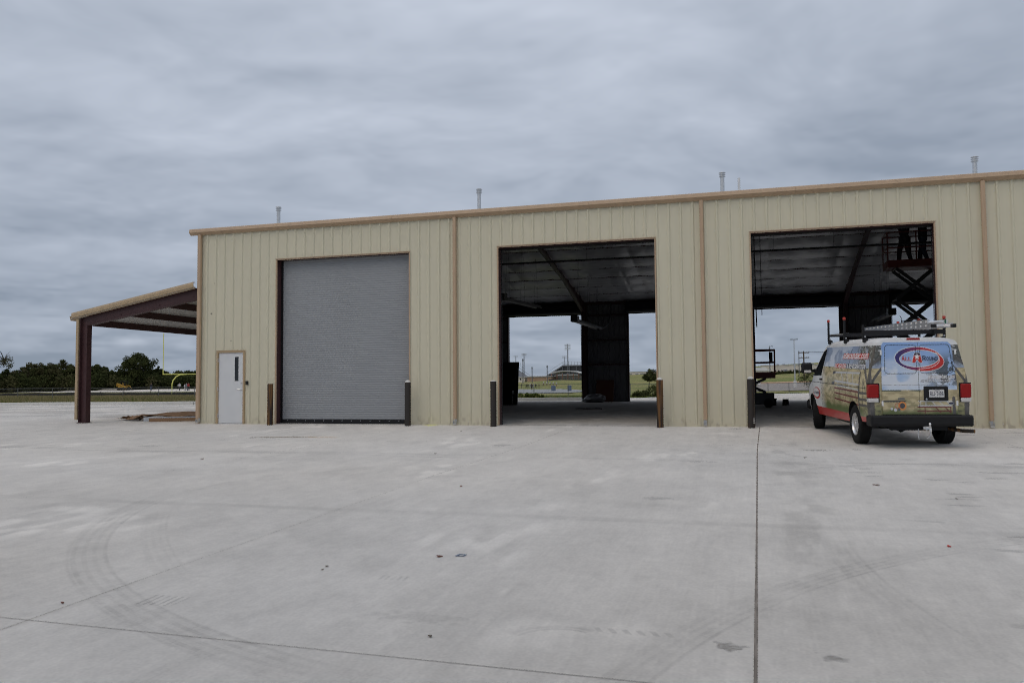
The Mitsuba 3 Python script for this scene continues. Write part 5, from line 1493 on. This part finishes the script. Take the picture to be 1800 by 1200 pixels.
def tree(key, lab, x, y, h, rx, rz, mats, n=5200, seed=0, trunk=.3, base=.25, group=None, ls=.34, lean_=0.0, clump=46, sparse=1.0, category='tree'):
    r = np.random.RandomState(seed)
    z0 = gz(x, y) - .1
    K = thing(key, lab, category, group)
    tz = h * base
    tops = []
    segs = [tube([(x, y, z0), (x + lean_ * .4, y, z0 + tz * .6), (x + lean_, y, z0 + h * .62)], [trunk, trunk * .75, trunk * .3], 8)]
    for k in range(9):
        a, e = k * 2.4 + r.rand(), .25 + .9 * r.rand()
        s0 = np.array([x + lean_ * .8, y, z0 + tz + (h * .35) * r.rand()])
        e1 = s0 + np.array([math.cos(a) * rx * .62, math.sin(a) * rx * .62, h * .28 * e + .1 * h])
        segs.append(tube([s0, (s0 + e1) / 2 + [0, 0, .1 * h * r.rand()], e1], [trunk * .4, trunk * .25, trunk * .08], 6))
    put(f'{K}__trunk', cat(segs), 'bark', 50)
    c = []
    while len(c) < clump:
        q = r.uniform(-1, 1, 3)
        if q @ q < 1 and (q @ q > .18 or r.rand() < .4):
            c.append(q * [1, 1, 1])
    c = np.array(c)
    ctr = np.array([x + lean_, y, z0 + tz + rz])
    cl = ctr + c * [rx, rx, rz] * (1 + .28 * (r.rand(clump, 1) - .5))
    size = rx * (.20 + .20 * r.rand(clump))
    idx = r.randint(0, clump, int(n * sparse))
    g_ = r.normal(size=(len(idx), 3))
    g_ /= np.linalg.norm(g_, axis=1, keepdims=True)
    pos = cl[idx] + g_ * (size[idx] * r.rand(len(idx)) ** .42)[:, None] * [1, 1, .8]
    u = r.normal(size=(len(idx), 3))
    u /= np.linalg.norm(u, axis=1, keepdims=True)
    w = np.cross(u, r.normal(size=u.shape))
    w /= np.linalg.norm(w, axis=1, keepdims=True)
    s = (ls * (.6 + .8 * r.rand(len(idx))))[:, None]
    vv = np.stack([pos - u * s * .5, pos + w * s * .32, pos + u * s * .5, pos - w * s * .32], 1).reshape(-1, 3)
    vv[:, 2] = np.maximum(vv[:, 2], z0)
    j = np.arange(len(idx))[:, None] * 4
    ff = np.vstack([j + [0, 1, 2], j + [0, 2, 3]])
    pick = (r.rand(len(idx)) < .5) if len(mats) > 1 else np.ones(len(idx), bool)
    if len(mats) > 1:
        pick = (idx % 2 == 0)
    for m_, msk in zip(mats, (pick, ~pick)):
        if msk.any():
            put(f'{K}__crown', tm(vv, ff[np.tile(msk, 2)]), m_)
    return K


tl0, tl1 = np.array([-170.9, 132.0]), np.array([-136.8, 159.3])
tp_ = lambda t, back=0: tl0 + (tl1 - tl0) * t + np.array([-.72, .70]) * back
# the thicket: undergrowth that reads as one mass
rs = np.random.RandomState(77)
tv, tf_ = {0: [], 1: [], 2: []}, {0: [], 1: [], 2: []}
for k in range(620):
    t = rs.uniform(-.25, 1.35)
    x, y = tp_(t, rs.uniform(-2, 14))
    hh = (3.3 + 1.2 * rs.rand() + 1.5 * meshkit.noise(np.array([t * 14, 0, 0]))) * (1 - .20 * (t > .5))
    m_ = rs.choice(3, p=[.55, .27, .18])
    nq = 150
    g_ = rs.normal(size=(nq, 3))
    g_ /= np.linalg.norm(g_, axis=1, keepdims=True)
    pos = np.array([x, y, gz(x, y) + hh * .45]) + g_ * (rs.rand(nq, 1) ** .35) * [1.7, 1.7, hh * .52]
    u = rs.normal(size=(nq, 3)); u /= np.linalg.norm(u, axis=1, keepdims=True)
    w = np.cross(u, rs.normal(size=u.shape)); w /= np.linalg.norm(w, axis=1, keepdims=True)
    s = .50 * (.6 + .8 * rs.rand(nq, 1))
    tv[m_].append(np.stack([pos - u * s * .5, pos + w * s * .35, pos + u * s * .5, pos - w * s * .35], 1).reshape(-1, 3))
thick = thing('thicket', 'dense dark undergrowth running along the foot of the tree line at the left', 'thicket')
labels[thick]['kind'] = 'stuff'
for m_, nm in ((0, 'leaf_dark'), (1, 'leaf_mid'), (2, 'leaf_olive')):
    vv = np.vstack(tv[m_])
    j = np.arange(len(vv) // 4)[:, None] * 4
    put(f'{thick}__foliage', tm(vv, np.vstack([j + [0, 1, 2], j + [0, 2, 3]])), nm, kind='stuff')
tree('tree', 'biggest round crowned tree standing above the tree line left of the goal post', *(tp_(.68, 2)), 9.2, 3.9, 3.05, ['leaf_dark', 'leaf_mid'], 12000, 1, .45, .28, ls=.36, clump=60)
tree('tree', 'thin pale leaved tree at the left edge of the view', *tp_(.012, 3), 8.9, 2.3, 1.35, ['leaf_olive'], 800, 2, .22, .66, ls=.28, clump=24)
row = [(0.03, 5.6, 2.4, 'leaf_mid', 'leaf_dark'), (0.1, 6.4, 2.5, 'leaf_brown', 'leaf_mid'), (0.16, 7.0, 2.5, 'leaf_brown', 'leaf_olive'), (0.22, 7.6, 2.6, 'leaf_mid', 'leaf_olive'), (0.275, 7.9, 2.7, 'leaf_mid', 'leaf_olive'), (0.33, 7.2, 2.2, 'leaf_olive', 'leaf_mid'), (0.385, 7.8, 2.5, 'leaf_mid', 'leaf_olive'), (0.45, 7.3, 1.9, 'leaf_dark', 'leaf_mid'), (0.495, 7.0, 1.8, 'leaf_dark', 'leaf_dark'), (0.54, 5.2, 1.7, 'leaf_dark', 'leaf_mid'), (0.575, 4.7, 2.0, 'leaf_olive', 'leaf_mid'), (0.615, 5.6, 1.8, 'leaf_dark', 'leaf_mid'), (0.76, 5.0, 1.9, 'leaf_dark', 'leaf_mid'), (0.795, 6.0, 1.3, 'leaf_dark', 'leaf_dark'), (0.83, 4.8, 2.0, 'leaf_mid', 'leaf_olive'), (0.89, 4.6, 2.2, 'leaf_olive', 'leaf_mid'), (0.95, 4.7, 2.2, 'leaf_dark', 'leaf_mid'), (1.0, 4.9, 2.3, 'leaf_dark', 'leaf_mid')]
lb_ = ['bushy green tree near the left end of the tree line', 'brownish tree in the left part of the tree line', 'drier brown and olive tree next to the brownish one', 'tall green tree left of the canopy post', 'tall green and olive tree nearer the canopy post', 'tall olive tree with thin top just left of the canopy post',
       'green tree just behind the canopy post', 'dark upright tree just right of the canopy post', 'dark round tree second right of the canopy post', 'low pointed dark tree in the dip right of the post', 'low olive tree in the dip before the biggest tree', 'dark tree at the left foot of the biggest tree',
       'dark tree at the right foot of the biggest tree', 'dark slender tree behind the goal upright', 'low green tree behind the goal crossbar', 'low olive tree right of the gooseneck', 'dark tree by the building corner', 'dark tree hidden partly by the building corner']
for i, ((t, h, rx, m0, m1), lab) in enumerate(zip(row, lb_)):
    x, y = tp_(t, 3 + 3 * ((i * 7) % 3) / 3)
    tree('tree', lab, x, y, h, rx, h * .40, [m0, m1], 5600, 100 + i, .28, .16, 'trees of the left tree line', ls=.36, clump=52)
tree('tree', 'small round headed tree on a leaning trunk in the field seen through the middle doorway', -24.3, 172.7, 4.15, 1.85, 1.2, ['leaf_dark', 'leaf_mid'], 4200, 61, .10, .42, ls=.24, lean_=.55, clump=40)
for i, (x, y, h, rx, lab) in enumerate(((-14.5, 30.4, .55, .48, 'low green shrub on the grass at the left of the middle doorway view'), (-13.75, 30.3, .62, .52, 'bright green shrub right beside the other low shrub'), (-8.75, 42.2, .55, .45, 'dark shrub behind the kerb near the pillar'), (-8.0, 44.9, 1.0, .85, 'dark shrub behind the kerb left of the rusty bollard'),
                                        (-7.1, 45.6, 1.1, .9, 'dark shrub mostly hidden behind the rusty bollard'), (-.9, 52.0, 2.0, .8, 'tall green weeds beyond the lowered lift'), (6.3, 90, 3.2, 1.5, 'bushy tree top beside the van mirror'))):
    tree('shrub', lab, x, y, h, rx, h * .42, ['blade_green', 'blade_green'] if i < 2 or i == 5 else ['leaf_dark', 'leaf_mid'], 1500, 200 + i, .03, .05, ls=.10 if i < 5 else .14, clump=30, category='shrub')
# grass: blades of the rough strip behind the kerb
rs = np.random.RandomState(12)


def blades(key, lab, region, n, h0, h1, m, w=.03):
    poly = Polygon(region)
    x0, y0, x1, y1 = poly.bounds
    P_ = rs.uniform([x0, y0], [x1, y1], (n, 2))
    from shapely import contains_xy
    P_ = P_[contains_xy(poly, P_[:, 0], P_[:, 1])]
    den = meshkit.fbm(np.c_[P_ * .35, 0 * P_[:, 0]], 3, 4)
    P_ = P_[rs.rand(len(P_)) < np.clip((den - .25) * 2.4, .12, 1)]
    N = len(P_)
    z = ground_z(P_[:, 0], P_[:, 1]) - .06
    hh = (h0 + (h1 - h0) * rs.rand(N)) * (.55 + .9 * meshkit.fbm(np.c_[P_ * .22, 0 * z + 9], 3, 8))
    a = rs.rand(N) * 2 * PI
    dx, dy = np.cos(a) * w, np.sin(a) * w
    bend = rs.normal(size=(N, 2)) * .28 * hh[:, None]
    v = np.stack([np.c_[P_[:, 0] - dx, P_[:, 1] - dy, z], np.c_[P_[:, 0] + dx, P_[:, 1] + dy, z], np.c_[P_ + bend, z + hh]], 1).reshape(-1, 3)
    put(key, tm(v, np.arange(3 * N).reshape(-1, 3)), m, label=lab, category='grass', kind='stuff')


LS = [(-120, 11.6), (-60, 17), (-44.2, 18.9), (-31.7, 20.6), (-22, 25), (-15, 29), (-11, 29), (-28, 43), (-47, 39.6), (-63, 36.4), (-75, 33), (-120, 25)]
blades('dry_grass', 'tall dry grass between the kerb and the chain link fence at the left', LS, 150000, .22, .50, 'blade_dry')
blades('green_grass', 'rough green grass mixed along the kerb and the fence at the left', LS, 90000, .18, .42, 'blade_green')
FS = [(-110, 27), (-75, 34), (-63, 37.5), (-47, 40.6), (-30, 45), (-30, 60), (-66, 82), (-118, 84)]
blades('field_grass', 'rough grass of the left field behind the fence', FS, 110000, .10, .24, 'blade_dry', .045)
BS = [(-15, 28.6), (-10.4, 28.6), (-9, 36.4), (-7.3, 39.2), (-4.4, 48), (.2, 60), (4.2, 64), (4.2, 68), (-8, 60), (-24, 47), (-22, 34)]
blades('verge_grass', 'short green grass on the verge behind the building', BS, 90000, .06, .16, 'blade_green')

# stadium and buildings far off


def box_b(parent, key, x0, x1, y0, y1, z0, z1, m):
    return put(f'{parent}__{key}', box(x0, x1, y0, y1, z0, z1), m)


PLACE.append((np.array([-52.35, 213, 2.8]), np.array([-104.7, 447.75, 4.555]), 2.0))
K = thing('grandstand', 'grey grandstand bank at the left, cut off by the dark leaning boards', 'grandstand')
for i in range(14):
    put(f'{K}__seat_row', box(-95, -62.5 - 1.05 * i * .55 + .0, 207 + i * .7, 207.7 + i * .7, 3.3, 3.9 + i * .27), 'bleacher')
put(f'{K}__rail', cat([tube([(-66.2 - .3 * k, 216, 7.2), (-66.2 - .3 * k, 216, 8.3)], .04, 5) for k in range(0, 40, 4)] + [tube([(-62, 207, 4.2), (-70.5, 216.5, 8.4)], .05, 5)]), 'steel_far')
K = thing('grandstand', 'high dark backed grandstand with railing on top, right of the light tower', 'grandstand')
gb = Polygon([(-61.5, 3.0), (-61.3, 3.9), (-58.6, 5.6), (-55.8, 7.25), (-36, 7.25), (-36, 3.0)])
put(f'{K}__back_wall', axes(ext(gb, .4), (1, 0, 0), (0, 0, 1), (0, -1, 0), (0, 222.4, 0)), 'bleacher_dark')
put(f'{K}__top_beam', cat(bar((-61.4, 221.8, 3.95), (-55.8, 221.8, 7.3), .25, .28), bar((-55.8, 221.8, 7.3), (-36, 221.8, 7.3), .25, .28)), 'bleacher')
for x in np.arange(-58, -36, 2.1):
    put(f'{K}__column', bar((x, 221.7, 3.0), (x, 221.7, float(np.interp(x, [-61.3, -55.8, -36], [3.9, 7.25, 7.25]))), .22, .22, up=(0, 1, 0)), 'steel_far')
put(f'{K}__railing', cat([bar((x, 221.8, 7.3), (x, 221.8, 8.35), .08, .08, up=(0, 1, 0)) for x in np.arange(-55.8, -36, .9)] + [bar((-55.8, 221.8, zz), (-36, 221.8, zz), .06, .06) for zz in (7.85, 8.35)] + [bar((-61.3, 221.8, 4.9), (-55.8, 221.8, 8.35), .06, .06)]), 'bleacher')
K = thing('picnic_shelter', 'low shelter with a pale curved roof before the dark grandstand', 'shelter')
n = 12
v, f = [], []
for i in range(n + 1):
    x = -54.0 + 9.8 * i / n
    z = 4.05 + 1.05 * math.sin(PI * min(1, .12 + .88 * i / n)) ** .8
    for yy in (198, 206):
        for dz in (0, .25):
            v.append((x, yy, z + dz))
for i in range(n):
    a, b = 4 * i, 4 * i + 4
    f += [[a, b, b + 1], [a, b + 1, a + 1], [a + 1, b + 1, b + 3], [a + 1, b + 3, a + 3], [a, a + 2, b + 2], [a, b + 2, b], [a + 2, a + 3, b + 3], [a + 2, b + 3, b + 2]]
put(f'{K}__roof', tm(v, f), 'roof_pale')
for x in np.arange(-53.6, -44, 1.5):
    put(f'{K}__post', bar((x, 198.3, 2.4), (x, 198.3, 4.5), .18, .18, up=(0, 1, 0)), 'brick_red')
put(f'{K}__back_wall', box(-54, -43, 203, 203.3, 2.4, 4.1), 'wall_cream')
K = thing('field_house', 'long low tan brick field house at the far side of the practice field', 'building')
put(f'{K}__wall', box(-60.0, -53.4, 196.6, 203, 1.9, 3.70), 'brick_tan')
put(f'{K}__roof', box(-60.3, -53.2, 196.3, 203.3, 3.70, 3.92), 'roof_pale')
K = thing('field_house', 'small pale building with dark windows left of the tan field house', 'building')
put(f'{K}__wall', box(-66.5, -61.0, 197.5, 204, 1.9, 3.6), 'wall_cream')
put(f'{K}__roof', box(-66.7, -60.8, 197.3, 204.2, 3.6, 3.75), 'roof_pale')
for x in (-64.6, -63.9, -62.4):
    put(f'{K}__window', box(x, x + .45, 197.46, 197.5, 2.9, 3.35), 'window_far')
K = thing('concession_stand', 'low dark stand in front of the pale roofed shelter', 'building')
put(f'{K}__wall', box(-52.9, -44.5, 192, 196, 1.9, 2.95), 'bleacher_dark')
put(f'{K}__roof', box(-55.2, -50, 212, 216, 4.3, 4.5), 'roof_pale')


def tower(lab, x, y, zt, rows, wd, r_):
    z0 = 2.4
    K = thing('light_tower', lab, 'light tower')
    put(f'{K}__mast', tube([(x, y, z0 - .2), (x, y, zt)], [r_, r_ * .7], 8), 'steel_far')
    for k in range(rows):
        z = zt - .2 - k * .46
        put(f'{K}__crossarm', bar((x - wd, y, z), (x + wd, y, z), .08, .08), 'steel_far')
        put(f'{K}__lamp_row', cat([rbox(x + u - .11, x + u + .11, y - .30, y + .05, z - .12, z + .12, .03) for u in np.linspace(-wd, wd, 5)]), 'galvanized', kind='stuff')


tower('tall light tower with stacked lamps before the dark grandstand', -52.35, 213, 13.3, 4, .72, .17)
tower('slender light tower with few lamps left of the grandstand gap', -80.5, 267, 13.0, 2, .75, .16)
tower('distant light tower just above the leaning boards', -88.8, 285, 12.9, 1, .75, .14)
tower('distant light tower close beside the tall one', -73.0, 300, 13.1, 2, .95, .14)
for i, (x, y, zt, lab) in enumerate(((-54.0, 170.8, 7.7, 'bare dark pole nearest the slender light tower'), (-51.9, 171.5, 5.75, 'shorter bare pole over the tan field house'), (-48.4, 172.5, 6.1, 'bare pole with small box on top, right of the field house'))):
    K = thing('pole', lab, 'pole')
    put(f'{K}__shaft', tube([(x, y, 1.4), (x, y, zt)], [.12, .09], 8), 'steel_far')
    put(f'{K}__cap', rbox(x - .14, x + .14, y - .14, y + .14, zt - .5, zt, .02), 'steel_far')
PLACE.clear()
for i, (x, y, zt, lab) in enumerate(((-11.6, 190, 8.6, 'thin pole above the small leaning tree'), (12.1, 242, 11.1, 'thin tall pole beyond the warehouse'))):
    K = thing('pole', lab, 'pole')
    put(f'{K}__shaft', tube([(x, y, gz(x, y) - .2), (x, y, zt)], [.12, .09], 8), 'steel_far')
    put(f'{K}__cap', rbox(x - .14, x + .14, y - .14, y + .14, zt - .5, zt, .02), 'steel_far')
K = thing('utility_pole', 'wooden utility pole with two crossarms beyond the road', 'utility pole')
x, y = 8.65, 147.6
put(f'{K}__shaft', tube([(x, y, gz(x, y) - .2), (x, y, 7.45)], [.16, .11], 8), 'pole_wood')
for z in (7.15, 6.2):
    put(f'{K}__crossarm', bar((x - 1.0, y - .1, z), (x + 1.0, y - .1, z), .12, .14), 'pole_wood')
    put(f'{K}__insulator', cat([lathe([(0, z), (.05, z), (.05, z + .2), (0, z + .2)], 8, 'z', (x + u, y - .1, 0)) for u in (-.9, -.45, .45, .9)]), 'steel_far')
wr = []
for u in (-.9, .9):
    pts = [(x + u + 46 * t, y - .1 - 4 * t, 7.35 - 2.2 * t * (1 - t) + .9 * t) for t in np.linspace(0, 1, 12)]
    wr.append(tube(pts, .02, 4, False))
put(f'{K}__wire', cat(wr), 'black_steel')
K = thing('street_lamp', 'tall pale parking lot lamp with a flat double head beyond the fence', 'street lamp')
x, y = 5.2, 104.9
put(f'{K}__base', lathe([(0, .7), (.22, .7), (.22, 1.6), (0, 1.6)], 14, 'z', (x, y, 0)), 'concrete_white')
put(f'{K}__mast', tube([(x, y, 1.5), (x, y, 7.6)], [.085, .06], 10), 'galvanized')
put(f'{K}__head', cat(rbox(x - .55, x - .08, y - .15, y + .15, 7.52, 7.62, .02), rbox(x + .08, x + .55, y - .15, y + .15, 7.52, 7.62, .02), bar((x - .1, y, 7.57), (x + .1, y, 7.57), .06, .06)), 'steel_far')
K = thing('street_lamp', 'thin street lamp with one short arm behind the lowered lift', 'street lamp')
x, y = 2.95, 187.5
put(f'{K}__mast', tube([(x, y, 2.5), (x, y, 10.3)], [.12, .09], 8), 'steel_far')
put(f'{K}__head', cat(bar((x, y, 10.25), (x + .6, y, 10.3), .08, .08), rbox(x + .3, x + .8, y - .15, y + .15, 10.22, 10.35, .02)), 'steel_far')
W = thing('warehouse', 'long cream warehouse with brick base and small windows beyond the road', 'building')
put(f'{W}__wall', box(1.5, 46, 292, 330, 5.75, 8.0), 'wall_cream')
put(f'{W}__brick_base', box(1.4, 46.1, 291.9, 330.1, 4.3, 5.75), 'brick_red')
put(f'{W}__roof', box(1.3, 46.2, 291.8, 330.2, 8.0, 8.16), 'roof_pale')
for k, x in enumerate((6.0, 7.1, 8.3, 11.2, 12.3, 13.5, 16.4, 17.5, 18.7, 21.5)):
    wk = put(f'{W}__window', box(x, x + .55, 291.84, 291.9, 5.80, 6.35), 'window_far')
put(f'{W}__entrance', rbox(9.1, 10.3, 291.2, 292, 4.5, 6.5, .05), 'bleacher')
for x in (6.9, 9.0, 12.6, 14.2, 19):
    put(f'{W}__rooftop_unit', rbox(x, x + .8, 298, 300, 8.1, 8.6, .05), 'steel_far')
W = thing('metal_shed', 'white gabled metal shed seen between the lift rails', 'building')
gs = Polygon([(-1.2, 3.1), (-1.2, 5.0), (1.0, 5.9), (3.2, 5.0), (3.2, 3.1)])
put(f'{W}__wall', axes(ext(Polygon([(-1.2, 3.1), (-1.2, 4.9), (3.2, 4.9), (3.2, 3.1)]), 12), (1, 0, 0), (0, 0, 1), (0, -1, 0), (0, 230, 0)), 'wall_cream')
put(f'{W}__roof', axes(ext(Polygon([(-1.4, 4.9), (-.6, 5.85), (2.2, 5.85), (3.4, 4.9)]), 12.4), (1, 0, 0), (0, 0, 1), (0, -1, 0), (0, 230.2, 0)), 'car_white')
put(f'{W}__window', box(2.3, 2.8, 217.9, 218, 4.0, 4.35), 'window_far')
PLACE.append((np.array([-43.5, 278.5, 3.9]), np.array([-80.5, 533.7, 6.33]), 1.85))
W = thing('school_building', 'pale flat roofed building beyond the field seen right of the pillar', 'building')
put(f'{W}__wall', box(-48, -30, 279, 300, 3.9, 6.0), 'wall_cream')
put(f'{W}__roof', box(-48.2, -29.8, 278.8, 300.2, 6.0, 6.2), 'roof_pale')
for x in (-46.5, -44.6, -42.2, -40.4, -38.5, -36.6):
    put(f'{W}__window', box(x, x + 1.2, 278.93, 279, 4.5, 5.5), 'bleacher')
PLACE.clear()
# hedge before the warehouse
rs = np.random.RandomState(9)
hv = []
for k in range(46):
    x = 3.5 + k * .95 * (.8 + .4 * rs.rand())
    n_ = 60
    g_ = rs.normal(size=(n_, 3)); g_ /= np.linalg.norm(g_, axis=1, keepdims=True)
    pos = np.array([x, 288, gz(x, 288) + .3]) + g_ * rs.rand(n_, 1) ** .4 * [.8, .8, .7]
    u = rs.normal(size=(n_, 3)) * .22; w = rs.normal(size=(n_, 3)) * .22
    hv.append(np.stack([pos - u, pos + w, pos + u, pos - w], 1).reshape(-1, 3))
hv = np.vstack(hv)
j = np.arange(len(hv) // 4)[:, None] * 4
put('hedge', tm(hv, np.vstack([j + [0, 1, 2], j + [0, 2, 3]])), 'leaf_dark', label='dark hedge along the foot of the warehouse', category='hedge', kind='stuff')
# parked white car, its rear end showing past the bollard
K = thing('parked_car', 'white parked car whose end shows below the lowered lift', 'car')
cx, cy = -1.7, 129.5
g = gz(cx, cy) + .03
side = Polygon([(-2.2, .35), (-2.25, .75), (-2.1, .95), (-1.2, 1.05), (-.6, 1.5), (.8, 1.52), (1.5, 1.08), (2.1, .95), (2.25, .7), (2.2, .35)])
for dx in (-1.35, 1.35):
    side = side.difference(Point(dx, .33).buffer(.40))
put(f'{K}__body', axes(ext(side.buffer(-.06).buffer(.06), 1.7), (1, 0, 0), (0, 0, 1), (0, -1, 0), (cx, cy + .85, g)), 'car_white', 30)
put(f'{K}__side_glass', axes(ext(Polygon([(-1.05, 1.06), (-.55, 1.42), (.75, 1.44), (1.3, 1.08)]), 1.71), (1, 0, 0), (0, 0, 1), (0, -1, 0), (cx, cy + .855, g)), 'dark_glass')
for dx in (-1.35, 1.35):
    for yy in (-.84, .66):
        wk = put(f'{K}__wheel', lathe([(0, yy), (.26, yy), (.33, yy + .03), (.33, yy + .16), (0, yy + .18)], 20, 'y', (cx + dx, cy, g + .33)), 'rubber', 30)
        put(f'{wk}__rim', lathe([(0, yy - .012), (.20, yy - .01), (.22, yy)], 16, 'y', (cx + dx, cy, g + .33)), 'aluminium', 30)
